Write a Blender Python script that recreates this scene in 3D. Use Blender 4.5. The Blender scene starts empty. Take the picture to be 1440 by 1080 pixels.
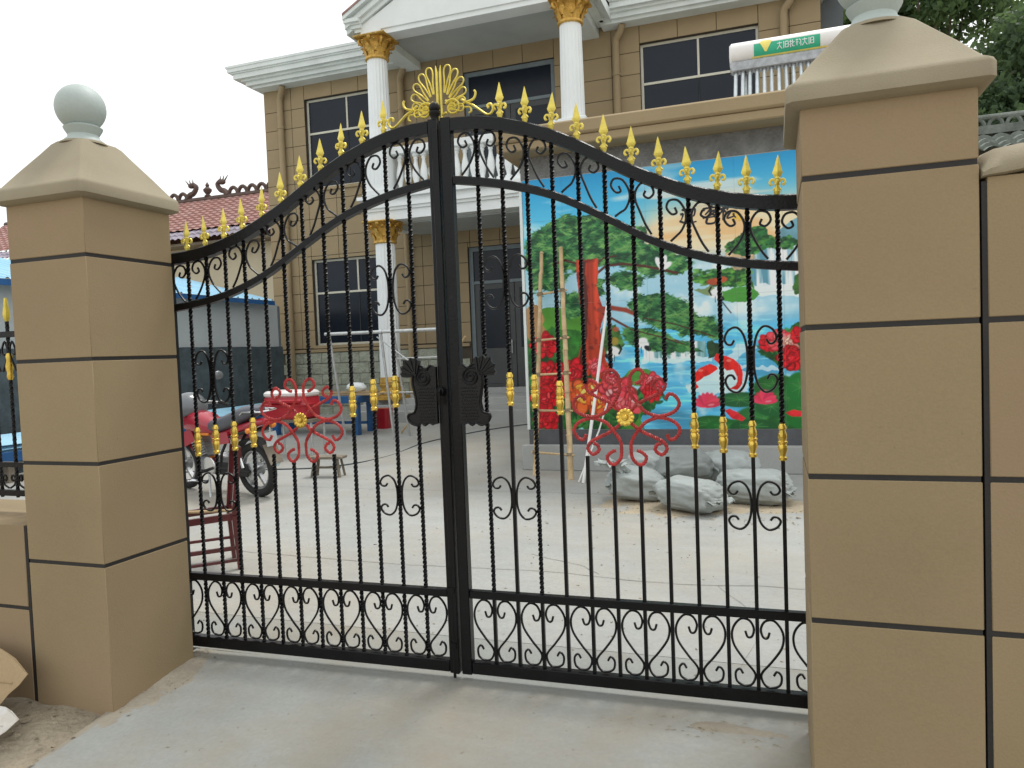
import bpy, bmesh, math, random
import numpy as np
from mathutils import Vector, Matrix
random.seed(7); rng = np.random.default_rng(11)
PI = math.pi
scene = bpy.context.scene
COL = scene.collection

# ------------------------------------------------------------------ camera
CAM = (1.630102, -3.671622, 1.75); YAW, PITCH, ROLL, FPX = 0.337046, -0.041717, -0.037920, 1058.924
fw = Vector((-math.sin(YAW)*math.cos(PITCH), math.cos(YAW)*math.cos(PITCH), math.sin(PITCH)))
rt0 = Vector((math.cos(YAW), math.sin(YAW), 0)); up0 = rt0.cross(fw)
rt = rt0*math.cos(ROLL) + up0*math.sin(ROLL); up = -rt0*math.sin(ROLL) + up0*math.cos(ROLL)
cd = bpy.data.cameras.new('camera'); cam = bpy.data.objects.new('camera', cd); COL.objects.link(cam)
cd.sensor_width = 36; cd.lens = FPX/1440*36; cd.clip_start = .05; cd.clip_end = 3000
m3 = Matrix((rt, up, -fw)).transposed(); cam.matrix_world = Matrix.Translation(CAM) @ m3.to_4x4()
scene.camera = cam

# ------------------------------------------------------------------ world, sun, exposure
SUN_EL, SUN_AZ = math.radians(66), math.radians(24)      # azimuth measured from +Y towards +X
w = bpy.data.worlds.new('World'); scene.world = w; w.use_nodes = True
nt = w.node_tree; nt.nodes.clear()
sky = nt.nodes.new('ShaderNodeTexSky'); sky.sky_type = 'NISHITA'; sky.sun_disc = False
sky.sun_elevation = SUN_EL; sky.sun_rotation = SUN_AZ; sky.dust_density = 6.0; sky.air_density = 1.2; sky.ozone_density = 1.0
hs_ = nt.nodes.new('ShaderNodeHueSaturation'); hs_.inputs['Saturation'].default_value = .22
mx = nt.nodes.new('ShaderNodeMix'); mx.data_type = 'RGBA'; mx.inputs[0].default_value = .78
mx.inputs[7].default_value = (9.6, 9.9, 9.9, 1)              # the even white of an overcast sky
bg = nt.nodes.new('ShaderNodeBackground'); bg.inputs[1].default_value = .12
wo = nt.nodes.new('ShaderNodeOutputWorld')
nt.links.new(sky.outputs[0], hs_.inputs['Color']); nt.links.new(hs_.outputs[0], mx.inputs[6])
nt.links.new(mx.outputs[2], bg.inputs[0]); nt.links.new(bg.outputs[0], wo.inputs[0])
sd = bpy.data.lights.new('sun', 'SUN'); sd.energy = 1.4; sd.angle = math.radians(16); sd.color = (1, .97, .92)
so = bpy.data.objects.new('sun', sd); COL.objects.link(so)
sdir = Vector((math.sin(SUN_AZ)*math.cos(SUN_EL), math.cos(SUN_AZ)*math.cos(SUN_EL), math.sin(SUN_EL)))
so.rotation_euler = sdir.to_track_quat('Z', 'Y').to_euler(); so.location = (0, 6, 24)
vs = scene.view_settings; vs.view_transform = 'Standard'; vs.look = 'None'; vs.gamma = 1; vs.use_curve_mapping = False
vs.exposure = 0.28
scene.cycles.max_bounces = 6

# ------------------------------------------------------------------ helpers
def lin(r, g, b):
    f = lambda c: (c/255/12.92) if c/255 <= .04045 else ((c/255+.055)/1.055)**2.4
    return (f(r), f(g), f(b))
MATS = {}
def mat(name, base, rough=.8, var=.12, scale=3.0, fine=40., bump=.1, metal=0., spec=.5, stain=None, stain_amt=.3, stain_scale=1.2, coat=0., bump_dist=.01, seed=0., wear=None, wear_lo=.62, streak=0.):
    m = bpy.data.materials.new(name); m.use_nodes = True; t = m.node_tree; N = t.nodes; L = t.links
    bs = N['Principled BSDF']; tc = N.new('ShaderNodeTexCoord')
    mp = N.new('ShaderNodeMapping'); mp.inputs['Location'].default_value = (seed, seed*.7, seed*1.3); L.new(tc.outputs['Object'], mp.inputs[0])
    oi = N.new('ShaderNodeObjectInfo')
    n1 = N.new('ShaderNodeTexNoise'); n1.inputs['Scale'].default_value = scale; n1.inputs['Detail'].default_value = 6; L.new(mp.outputs[0], n1.inputs['Vector'])
    n2 = N.new('ShaderNodeTexNoise'); n2.inputs['Scale'].default_value = fine; n2.inputs['Detail'].default_value = 5; L.new(mp.outputs[0], n2.inputs['Vector'])
    r1 = N.new('ShaderNodeMapRange'); r1.inputs['From Min'].default_value = .3; r1.inputs['From Max'].default_value = .7
    r1.inputs['To Min'].default_value = 1-var; r1.inputs['To Max'].default_value = 1+var; L.new(n1.outputs[0], r1.inputs[0])
    r2 = N.new('ShaderNodeMapRange'); r2.inputs['From Min'].default_value = .3; r2.inputs['From Max'].default_value = .7
    r2.inputs['To Min'].default_value = 1-var*.5; r2.inputs['To Max'].default_value = 1+var*.5; L.new(n2.outputs[0], r2.inputs[0])
    mu = N.new('ShaderNodeMath'); mu.operation = 'MULTIPLY'; L.new(r1.outputs[0], mu.inputs[0]); L.new(r2.outputs[0], mu.inputs[1])
    ro = N.new('ShaderNodeMapRange'); ro.inputs['To Min'].default_value = 1-var*.35; ro.inputs['To Max'].default_value = 1+var*.35; L.new(oi.outputs['Random'], ro.inputs[0])
    mu2 = N.new('ShaderNodeMath'); mu2.operation = 'MULTIPLY'; L.new(mu.outputs[0], mu2.inputs[0]); L.new(ro.outputs[0], mu2.inputs[1])
    vm = N.new('ShaderNodeVectorMath'); vm.operation = 'SCALE'; vm.inputs[0].default_value = base; L.new(mu2.outputs[0], vm.inputs['Scale'])
    out = vm.outputs[0]
    if stain:
        n3 = N.new('ShaderNodeTexNoise'); n3.inputs['Scale'].default_value = stain_scale; n3.inputs['Detail'].default_value = 8; n3.inputs['Roughness'].default_value = .65; L.new(mp.outputs[0], n3.inputs['Vector'])
        cr_ = N.new('ShaderNodeMapRange'); cr_.inputs['From Min'].default_value = .45; cr_.inputs['From Max'].default_value = .7; cr_.inputs['To Max'].default_value = stain_amt; L.new(n3.outputs[0], cr_.inputs[0])
        mm = N.new('ShaderNodeMix'); mm.data_type = 'RGBA'; L.new(cr_.outputs[0], mm.inputs[0]); L.new(out, mm.inputs[6]); mm.inputs[7].default_value = (*stain, 1); out = mm.outputs[2]
    if streak:
        m_ = N.new('ShaderNodeMapping'); m_.inputs['Scale'].default_value = (.8, 2.4, 1); m_.inputs['Rotation'].default_value = (0, 0, .12); L.new(tc.outputs['Object'], m_.inputs[0])
        n5 = N.new('ShaderNodeTexNoise'); n5.inputs['Scale'].default_value = 2.2; n5.inputs['Detail'].default_value = 9; n5.inputs['Roughness'].default_value = .68; n5.inputs['Distortion'].default_value = .6; L.new(m_.outputs[0], n5.inputs['Vector'])
        c5 = N.new('ShaderNodeMapRange'); c5.inputs['From Min'].default_value = .32; c5.inputs['From Max'].default_value = .68; c5.inputs['To Min'].default_value = 1-streak; c5.inputs['To Max'].default_value = 1+streak*.7; L.new(n5.outputs[0], c5.inputs[0])
        v5 = N.new('ShaderNodeVectorMath'); v5.operation = 'SCALE'; L.new(out, v5.inputs[0]); L.new(c5.outputs[0], v5.inputs['Scale']); out = v5.outputs[0]
        n6 = N.new('ShaderNodeTexNoise'); n6.inputs['Scale'].default_value = 26; n6.inputs['Detail'].default_value = 3; L.new(mp.outputs[0], n6.inputs['Vector'])
        c6 = N.new('ShaderNodeMapRange'); c6.inputs['From Min'].default_value = .70; c6.inputs['From Max'].default_value = .76; c6.inputs['To Max'].default_value = .55; L.new(n6.outputs[0], c6.inputs[0])
        m6 = N.new('ShaderNodeMix'); m6.data_type = 'RGBA'; L.new(c6.outputs[0], m6.inputs[0]); L.new(out, m6.inputs[6]); m6.inputs[7].default_value = (.16,.14,.11,1); out = m6.outputs[2]
    if wear:
        n4 = N.new('ShaderNodeTexNoise'); n4.inputs['Scale'].default_value = 22; n4.inputs['Detail'].default_value = 8; n4.inputs['Roughness'].default_value = .7; L.new(mp.outputs[0], n4.inputs['Vector'])
        c2 = N.new('ShaderNodeMapRange'); c2.inputs['From Min'].default_value = wear_lo; c2.inputs['From Max'].default_value = wear_lo+.04; L.new(n4.outputs[0], c2.inputs[0])
        m2 = N.new('ShaderNodeMix'); m2.data_type = 'RGBA'; L.new(c2.outputs[0], m2.inputs[0]); L.new(out, m2.inputs[6]); m2.inputs[7].default_value = (*wear, 1); out = m2.outputs[2]
    L.new(out, bs.inputs['Base Color'])
    bs.inputs['Roughness'].default_value = rough; bs.inputs['Metallic'].default_value = metal; bs.inputs['Specular IOR Level'].default_value = spec
    if coat: bs.inputs['Coat Weight'].default_value = coat
    if bump:
        bp = N.new('ShaderNodeBump'); bp.inputs['Strength'].default_value = bump; bp.inputs['Distance'].default_value = bump_dist
        L.new(n2.outputs[0], bp.inputs['Height']); L.new(bp.outputs[0], bs.inputs['Normal'])
    MATS[name] = m; return m
def attr_mat(name, rough=.4, spec=.4, bump=0):
    m = bpy.data.materials.new(name); m.use_nodes = True; t = m.node_tree
    a = t.nodes.new('ShaderNodeAttribute'); a.attribute_name = 'paint'
    bs = t.nodes['Principled BSDF']; t.links.new(a.outputs['Color'], bs.inputs['Base Color'])
    bs.inputs['Roughness'].default_value = rough; bs.inputs['Specular IOR Level'].default_value = spec
    return m

WOFF = {}
class MB:
    def __init__(s): s.v = []; s.f = []
    def add(s, V, F):
        o = len(s.v); s.v.extend([tuple(p) for p in V]); s.f.extend([tuple(i+o for i in f) for f in F]); return s
    def box(s, a, b, c=0.):
        x0, y0, z0 = a; x1, y1, z1 = b
        if c <= 0:
            V = [(x, y, z) for x in (x0, x1) for y in (y0, y1) for z in (z0, z1)]
            return s.add(V, [(0,1,3,2), (4,6,7,5), (0,4,5,1), (2,3,7,6), (0,2,6,4), (1,5,7,3)])
        c = min(c, (x1-x0)*.45, (y1-y0)*.45, (z1-z0)*.45)
        bm = bmesh.new(); bmesh.ops.create_cube(bm, size=1)
        for q in bm.verts: q.co = Vector((x0+(q.co.x+.5)*(x1-x0), y0+(q.co.y+.5)*(y1-y0), z0+(q.co.z+.5)*(z1-z0)))
        bmesh.ops.bevel(bm, geom=list(bm.edges), offset=c, segments=1, affect='EDGES')
        bm.verts.index_update()
        V = [tuple(q.co) for q in bm.verts]; F = [tuple(q.index for q in f.verts) for f in bm.faces]; bm.free()
        return s.add(V, F)
    def obox(s, p, q, wdt, hgt, upv=(0,0,1)):
        """bar of rectangular section from p to q"""
        p, q = Vector(p), Vector(q); d = (q-p).normalized(); u = Vector(upv)
        sx = d.cross(u); sx = sx.normalized() if sx.length > 1e-5 else Vector((1,0,0)); u = sx.cross(d)
        V = []
        for e in (p, q):
            for a, b in ((-1,-1), (1,-1), (1,1), (-1,1)): V.append(e + sx*a*wdt/2 + u*b*hgt/2)
        return s.add(V, [(3,2,1,0), (4,5,6,7), (0,1,5,4), (1,2,6,5), (2,3,7,6), (3,0,4,7)])
    def tube(s, P, r, n=6, twist=0., closed=False, phase=0., flat=1., capr=None):
        P = [Vector(p) for p in P]; R = r if hasattr(r, '__len__') else [r]*len(P); N = len(P)
        V = []; prev = None; dist = 0
        for i, p in enumerate(P):
            if closed: t = P[(i+1) % N]-P[i-1]
            else: t = P[min(i+1, N-1)]-P[max(i-1, 0)]
            if t.length < 1e-9: t = Vector((0,0,1))
            t.normalize()
            if prev is None:
                a = Vector((0,1,0)) if abs(t.y) < .9 else Vector((1,0,0)); prev = a
            u = (prev - t*prev.dot(t)); u = u.normalized() if u.length > 1e-6 else t.orthogonal().normalized(); prev = u
            v = t.cross(u)
            if i: dist += (P[i]-P[i-1]).length
            for k in range(n):
                an = 2*PI*k/n + phase + twist*dist
                V.append(p + (u*math.cos(an)*flat + v*math.sin(an))*R[i])
        F = []
        for i in range(N-1 if not closed else N):
            a, b = i*n, ((i+1) % N)*n
            for k in range(n): F.append((a+k, a+(k+1) % n, b+(k+1) % n, b+k))
        if not closed: F.append(tuple(range(n-1, -1, -1))); F.append(tuple(range((N-1)*n, N*n)))
        return s.add(V, F)
    def lathe(s, prof, c=(0,0,0), n=16, ax='z', scal=None, phase=0.):
        V = []; F = []
        for (r, z) in prof:
            for k in range(n):
                an = 2*PI*k/n+phase; rr = r*(scal(an, z) if scal else 1)
                p = (rr*math.cos(an), rr*math.sin(an), z)
                if ax == 'x': p = (p[2], p[0], p[1])
                elif ax == 'y': p = (p[1], p[2], p[0])
                V.append((p[0]+c[0], p[1]+c[1], p[2]+c[2]))
        for i in range(len(prof)-1):
            for k in range(n): F.append((i*n+k, i*n+(k+1) % n, (i+1)*n+(k+1) % n, (i+1)*n+k))
        F.append(tuple(range(n-1, -1, -1))); F.append(tuple(range((len(prof)-1)*n, len(prof)*n)))
        return s.add(V, F)
    def sphere(s, c, r, n=14, m=9, sc=(1,1,1), fn=None):
        V = []; F = []
        for i in range(m+1):
            th = PI*i/m
            for k in range(n):
                ph = 2*PI*k/n; d = Vector((math.sin(th)*math.cos(ph), math.sin(th)*math.sin(ph), math.cos(th)))
                q = fn(d) if fn else d
                V.append((c[0]+q.x*r*sc[0], c[1]+q.y*r*sc[1], c[2]+q.z*r*sc[2]))
        for i in range(m):
            for k in range(n): F.append((i*n+k, (i+1)*n+k, (i+1)*n+(k+1) % n, i*n+(k+1) % n))
        return s.add(V, F)
    def prism(s, P, y0, y1, plane='xz'):
        """polygon P extruded between y0 and y1 along the third axis"""
        n = len(P); V = []
        for y in (y0, y1):
            for a, b in P:
                V.append((a, y, b) if plane == 'xz' else ((a, b, y) if plane == 'xy' else (y, a, b)))
        F = [tuple(range(n)), tuple(range(2*n-1, n-1, -1))] + [(i, i+n, (i+1) % n+n, (i+1) % n) for i in range(n)]
        return s.add(V, F)
    def loft(s, rings, cap=True):
        n = len(rings[0]); V = [p for r in rings for p in r]; F = []
        for i in range(len(rings)-1):
            for k in range(n): F.append((i*n+k, i*n+(k+1) % n, (i+1)*n+(k+1) % n, (i+1)*n+k))
        if cap: F.append(tuple(range(n-1, -1, -1))); F.append(tuple(range((len(rings)-1)*n, len(rings)*n)))
        return s.add(V, F)
    def xf(s, M):
        s.v = [tuple(M @ Vector(p)) for p in s.v]; return s
    def mesh(s, name, m, smooth=40, off=(0,0,0)):
        me = bpy.data.meshes.new(name)
        me.from_pydata([(p[0]-off[0], p[1]-off[1], p[2]-off[2]) for p in s.v], [], s.f)
        bm = bmesh.new(); bm.from_mesh(me); bmesh.ops.recalc_face_normals(bm, faces=bm.faces); bm.to_mesh(me); bm.free()
        if m: me.materials.append(m)
        if smooth:
            me.shade_smooth(); me.set_sharp_from_angle(angle=math.radians(smooth))
        return me
    def build(s, name, m, parent=None, smooth=40, **tags):
        off = WOFF.get(parent.name if parent else None, (0,0,0))
        o = inst(name, s.mesh(name, m, smooth, off), parent)
        for k, q in tags.items(): o[k] = q
        return o
def inst(name, me, parent=None, loc=(0,0,0), rot=None):
    o = bpy.data.objects.new(name, me); COL.objects.link(o); o.location = loc
    if rot: o.rotation_euler = rot
    if parent: o.parent = parent; WOFF[o.name] = WOFF.get(parent.name, (0,0,0))
    return o
def thing(name, label, cat, loc=(0,0,0), rot=None, group=None):
    o = bpy.data.objects.new(name, None); COL.objects.link(o); o.location = loc; o.empty_display_size = .1
    WOFF[o.name] = (0,0,0) if rot is not None else tuple(loc)
    if rot is not None: o.rotation_euler = rot
    o['label'] = label; o['category'] = cat
    if group: o['group'] = group
    return o
def tag(o, label, cat, group=None):
    o['label'] = label; o['category'] = cat
    if group: o['group'] = group
    return o
def cr(P, n=6):
    """Catmull-Rom through the points"""
    P = [Vector(p) for p in P]; Q = [2*P[0]-P[1]] + P + [2*P[-1]-P[-2]]; out = []
    for i in range(1, len(Q)-2):
        a, b, c, d = Q[i-1:i+3]
        for k in range(n):
            t = k/n
            out.append(.5*((2*b)+(c-a)*t+(2*a-5*b+4*c-d)*t*t+(3*b-a-3*c+d)*t**3))
    out.append(P[-1]); return out
def interp(x, xs, ys): return float(np.interp(x, xs, ys))

# ------------------------------------------------------------------ materials
BEIGE = (.290, .217, .121)
M_render = mat('sand_render', BEIGE, .85, .08, 1.3, 110, .3, stain=(.31,.21,.135), stain_amt=.6, stain_scale=.9, bump_dist=.004, wear=(.235,.18,.10), wear_lo=.66)
M_render2 = mat('sand_render_house', (.335,.255,.15), .9, .08, 1.2, 60, .2)
M_cap = mat('render_cap', (.305,.262,.182), .9, .07, 2.5, 160, .3, stain=(.24,.19,.125), stain_amt=.4, stain_scale=2.2, bump_dist=.005)
M_groove = mat('black_joint_paint', (.02,.018,.017), .7, .2, 4, 60, .2)
M_groove2 = mat('dark_joint', (.07,.055,.04), .8, .2, 4, 60, .2)
M_white = mat('white_paint', (.80,.83,.83), .55, .04, 2, 60, .05)
M_whitew = mat('white_weathered', (.74,.79,.78), .6, .06, 1.3, 40, .08, stain=(.5,.52,.5), stain_amt=.35)
M_ball = mat('pale_ball_stone', (.40,.455,.435), .55, .05, 3, 60, .08, stain=(.5,.56,.54), stain_amt=.3)
M_black = mat('black_gate_paint', (.0045,.0045,.0055), .30, .4, 6, 90, .18, spec=.26, wear=(.02,.019,.02), wear_lo=.66)
M_plate = mat('black_cast_iron', (.005,.005,.006), .30, .3, 8, 90, .2, spec=.34)
M_gold = mat('gold_paint', (.74,.52,.10), .27, .25, 25, 140, .15, metal=.8, spec=.5)
M_goldp = mat('pale_gold_paint', (.74,.60,.11), .38, .18, 20, 120, .12, metal=.35, spec=.5)
M_goldc = mat('capital_gold', (.55,.32,.06), .42, .25, 12, 80, .15, metal=.3, spec=.5, wear=(.75,.55,.2), wear_lo=.58)
M_red = mat('red_iron_paint', (.40,.03,.03), .42, .3, 25, 90, .2, spec=.4, wear=(.42,.12,.09), wear_lo=.64)
M_conc = mat('yard_concrete', (.345,.349,.331), .88, .11, .8, 26, .5, stain=(.35,.305,.235), stain_amt=.75, stain_scale=.42, bump_dist=.008, streak=.06)
M_ramp = mat('ramp_concrete', (.285,.292,.274), .85, .11, 1.1, 45, .45, stain=(.285,.245,.18), stain_amt=.85, stain_scale=.75, bump_dist=.008, streak=.06)
M_dirt = mat('dry_soil', (.33,.28,.205), .95, .2, 3, 30, .9, stain=(.16,.125,.085), stain_amt=.6, stain_scale=2.5, bump_dist=.03)
M_cement = mat('grey_cement', (.40,.41,.40), .9, .08, 1.5, 40, .3, stain=(.3,.3,.29), stain_amt=.4)
M_rough = mat('rough_dark_cement', (.20,.205,.205), .95, .25, 4, 25, .9, bump_dist=.03)
M_slate = mat('dark_slate_band', (.095,.10,.11), .7, .15, 4, 30, .3)
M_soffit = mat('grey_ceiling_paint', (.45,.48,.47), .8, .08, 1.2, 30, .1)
M_glass = mat('dark_window_glass', (.009,.014,.024), .22, .2, .6, 3, 0, spec=.28)
M_dark = mat('dark_interior', (.035,.036,.038), .9, .2, 1, 10, .1)
M_frame = mat('pale_window_bar', (.62,.60,.50), .5, .06, 6, 40, .05)
M_doorf = mat('grey_blue_door_frame', (.17,.21,.23), .5, .08, 4, 40, .05)
M_door = mat('dark_grey_door', (.07,.075,.078), .55, .12, 2, 40, .05)
M_stone = mat('rough_green_grey_stone', (.35,.37,.30), .92, .25, 5, 16, 1.0, bump_dist=.035)
M_bamboo = mat('dry_bamboo', (.55,.40,.22), .6, .2, 8, 60, .15, stain=(.3,.2,.1), stain_amt=.4, stain_scale=5)
M_wood = mat('raw_wood', (.38,.28,.17), .75, .25, 4, 50, .3)
M_redwood = mat('dark_red_varnish', (.10,.015,.017), .3, .25, 5, 50, .1, coat=.3)
M_greywood = mat('weathered_wood', (.20,.17,.13), .85, .25, 6, 60, .4)
M_steel = mat('galvanised_steel', (.55,.57,.57), .45, .15, 10, 80, .1, metal=.6)
M_chrome = mat('chrome', (.75,.76,.78), .16, .05, 10, 80, 0, metal=1)
M_alloy = mat('grey_alloy', (.38,.39,.40), .42, .2, 12, 80, .2, metal=.8)
M_rubber = mat('black_rubber', (.018,.018,.018), .8, .2, 10, 60, .2)
M_bikered = mat('red_bike_paint', (.38,.014,.035), .25, .1, 6, 60, 0, coat=.6)
M_seat = mat('grey_vinyl_seat', (.10,.105,.125), .5, .15, 6, 80, .15)
M_visor = mat('grey_smoked_screen', (.13,.14,.15), .25, .1, 4, 40, 0, coat=.3)
M_orange = mat('amber_lens', (.8,.25,.03), .2, .05, 6, 60, 0)
M_blue = mat('light_blue_sheet', (.30,.56,.74), .45, .07, 2, 40, .1, stain=(.5,.72,.8), stain_amt=.4)
M_blued = mat('dark_blue_paint', (.015,.09,.25), .4, .15, 4, 40, .1)
M_redpl = mat('red_plastic', (.40,.014,.025), .3, .1, 4, 40, 0)
M_whitepl = mat('white_plastic', (.78,.76,.74), .4, .05, 4, 40, 0)
M_annex = mat('pale_grey_wall', (.44,.48,.49), .85, .07, 1.2, 30, .15, stain=(.4,.43,.44), stain_amt=.4)
M_annexd = mat('dark_slate_wall', (.045,.062,.070), .75, .25, 3, 20, .4, stain=(.09,.12,.135), stain_amt=.7, stain_scale=4)
M_tile = mat('red_roof_tile', (.33,.165,.14), .7, .22, 5, 30, .3, stain=(.42,.30,.29), stain_amt=.5)
M_ridge = mat('dark_ridge_clay', (.10,.065,.055), .8, .2, 6, 40, .3)
M_tilep = mat('glazed_purple_tile', (.30,.26,.32), .3, .3, 5, 30, .2)
M_greytile = mat('grey_clay_tile', (.17,.19,.17), .85, .3, 6, 30, .6, stain=(.10,.13,.09), stain_amt=.5)
M_cream = mat('cream_wall', (.58,.53,.40), .9, .08, 1, 30, .2)
M_sack = mat('woven_sack', (.385,.42,.41), .8, .14, 5, 160, .6, stain=(.29,.29,.265), stain_amt=.6, stain_scale=2.2)
M_sackd = mat('dark_woven_sack', (.24,.26,.25), .8, .15, 5, 160, .5)
M_sand = mat('spilled_sand', (.43,.36,.26), .95, .12, 6, 50, .6)
M_film = mat('washed_soil', (.30,.27,.215), .95, .15, 4, 40, .7, stain=(.24,.20,.15), stain_amt=.5, stain_scale=5)
M_card = mat('brown_cardboard', (.40,.29,.165), .9, .10, 5, 60, .2, stain=(.3,.2,.11), stain_amt=.4)
M_cardw = mat('printed_white_card', (.66,.64,.60), .8, .1, 8, 60, .1, stain=(.4,.3,.2), stain_amt=.5, stain_scale=8)
def leaf_mat(name, c, tc_):
    m = mat(name, c, .55, .35, 1.2, 6, 0, spec=.3); t = m.node_tree; N, L = t.nodes, t.links
    tr = N.new('ShaderNodeBsdfTranslucent'); tr.inputs[0].default_value = (*tc_, 1); ms = N.new('ShaderNodeMixShader'); ms.inputs[0].default_value = .5
    L.new(N['Principled BSDF'].outputs[0], ms.inputs[1]); L.new(tr.outputs[0], ms.inputs[2]); L.new(ms.outputs[0], N['Material Output'].inputs[0]); return m
M_leaf = leaf_mat('tree_leaf', (.075,.12,.065), (.13,.20,.08)); M_leaf2 = leaf_mat('pale_tree_leaf', (.09,.15,.07), (.17,.26,.09))
M_bark = mat('grey_bark', (.13,.105,.08), .9, .25, 6, 30, .6)
M_tubes = mat('silver_collector_tube', (.52,.56,.58), .18, .1, 10, 60, 0, metal=.5)
M_ink = mat('black_ink', (.012,.012,.02), .5, .2, 10, 60, 0)
M_seal = mat('yellow_seal', (.85,.55,.06), .5, .1, 10, 60, 0)
M_green = mat('green_banner', (.03,.42,.24), .5, .1, 6, 60, 0)
M_yellow = mat('yellow_print', (.85,.72,.18), .5, .1, 6, 60, 0)
M_wing = mat('slate_grey_wall', (.14,.16,.175), .85, .1, 1.5, 30, .15)
M_mural = attr_mat('painted_mural_tile', .32, .35)
# ================================================================== GROUND
def sheet(name, xs, prof, m, kind='structure', noise=0., sub=1):
    V = []; F = []; nx = len(xs)
    for (y, z) in prof:
        for x in xs: V.append((x, y, z))
    for j in range(len(prof)-1):
        for i in range(nx-1): F.append((j*nx+i, j*nx+i+1, (j+1)*nx+i+1, (j+1)*nx+i))
    mb = MB().add(V, F); o = mb.build(name, m, None, 0); o['kind'] = kind; return o
sheet('ground', [-1500, -60, -6, 6, 60, 1500], [(-1500,-.36), (-60,-.36), (-3.6,-.36), (-.7,-.095), (.0,-.04), (8,-.04), (13,.08), (60,.08), (1500,.08)], M_dirt)
sheet('yard_floor', [-11.4, -6, 0, 6.5], [(.55,0), (3,0), (7.2,0), (9.5,.08), (12.31,.18), (15.2,.18)], M_conc)
# concrete ramp: a slab with its own thickness, its edge a little wavy on the dirt side
ys = [.545, .002, 0.0, -.15, -.35, -.55, -.7, -.85, -1.0, -1.15, -1.3, -1.5, -1.8, -2.2, -2.8, -3.6, -5.0]
xl = [-5.5, -5.5, -1.79, -1.78, -1.77, -1.75, -1.72, -1.715, -1.72, -1.74, -1.75, -1.78, -1.84, -1.9, -2.0, -2.2, -2.4]
V = []; F = []; nx = 9
for y, x0 in zip(ys, xl):
    z = -.1*max(0, -y) if y > -3.6 else -.34
    z = max(z, -.345)
    for i in range(nx):
        x = x0+(2.2-x0)*i/(nx-1); V.append((x, y, z+.0 if i else z-.004))
n = len(ys)
for j in range(n-1):
    for i in range(nx-1): F.append((j*nx+i, (j+1)*nx+i, (j+1)*nx+i+1, j*nx+i+1))
b0 = len(V)
for j in range(n): V.append((V[j*nx][0]-.012, V[j*nx][1], V[j*nx][2]-.07))
for j in range(n-1): F.append((j*nx, b0+j, b0+j+1, (j+1)*nx))
o = MB().add(V, F).build('driveway_ramp', M_ramp, None, 30); o['kind'] = 'structure'
# soil bank on the left of the ramp
from mathutils import noise as mnoise
V = []; F = []; NX, NY = 46, 46
for j in range(NY):
    for i in range(NX):
        y = -.69-2.6*j/(NY-1); x = -4.2+(-1.735+4.2)*i/(NX-1)
        base = -.093-.09*(-.7-y) if y < -.7 else -.09
        h = .03*mnoise.fractal(Vector((x*4, y*4, 0)), 1, 2, 4)+.03*max(0, 1-abs(y+.8)*4)
        e = min(1, (NX-1-i)/4)
        V.append((x, y, base-.012+h*e+.004))
for j in range(NY-1):
    for i in range(NX-1): F.append((j*NX+i, j*NX+i+1, (j+1)*NX+i+1, (j+1)*NX+i))
o = MB().add(V, F).build('soil_bank', M_dirt, None, 60); o['kind'] = 'structure'

# hairline cracks and a day joint in the yard slab
for P in ([(-3.2,2.02), (-1.4,1.93), (-.2,1.98), (.9,1.88), (1.6,1.95), (2.4,1.9)], [(-.4,2.45), (.1,2.2), (.3,2.0)], [(-6,5.2), (-3.5,5.12), (-1.2,5.2), (2.5,5.15)], [(1.2,1.9), (1.5,1.2), (1.42,.5)]):
    C = cr([(x, y, 0) for x, y in P], 14); V = []; F = []
    for i, p in enumerate(C):
        k = mnoise.noise(Vector((p.x*7, p.y*7, 1)))*.02; ww = .0022+.0025*abs(mnoise.noise(Vector((p.x*5, p.y*5, 4)))); V += [(p.x+k*.4, p.y+k-ww, .0042), (p.x+k*.4, p.y+k+ww, .0042)]
    for i in range(len(C)-1): F.append((2*i, 2*i+2, 2*i+3, 2*i+1))
    o = MB().add(V, F).build('floor_crack', M_groove2, None, 0); o['kind'] = 'structure'
# thin films of soil washed onto the ramp
def film(name, x0, x1, y0, y1, cx, cy, rx, ry, seed, m):
    V = []; F = []; nx, ny = 70, 50
    for j in range(ny):
        for i in range(nx):
            x, y = x0+(x1-x0)*i/(nx-1), y0+(y1-y0)*j/(ny-1)
            d = math.hypot((x-cx)/rx, (y-cy)/ry)+.55*mnoise.fractal(Vector((x*5, y*5, seed)), 1, 2, 5)
            V.append((x, y, .1*y-.006+.016*max(-.3, 1-d)+.0025*mnoise.noise(Vector((x*40, y*40, seed)))))
    for j in range(ny-1):
        for i in range(nx-1): F.append((j*nx+i, j*nx+i+1, (j+1)*nx+i+1, (j+1)*nx+i))
    o = MB().add(V, F).build(name, m, None, 60); o['kind'] = 'stuff'; return o
o = film('soil_film', -1.76, -.9, -1.1, .0, -1.75, -.3, .27, .5, 2.0, M_film); o['label'] = 'thin soil washed onto the ramp at the foot of the left pillar'; o['category'] = 'soil'
o = film('soil_film', .5, 1.9, -.6, -.02, 1.45, -.16, .42, .05, 5.0, M_film); o['label'] = 'streak of soil on the ramp under the right gate leaf'; o['category'] = 'soil'

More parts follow.
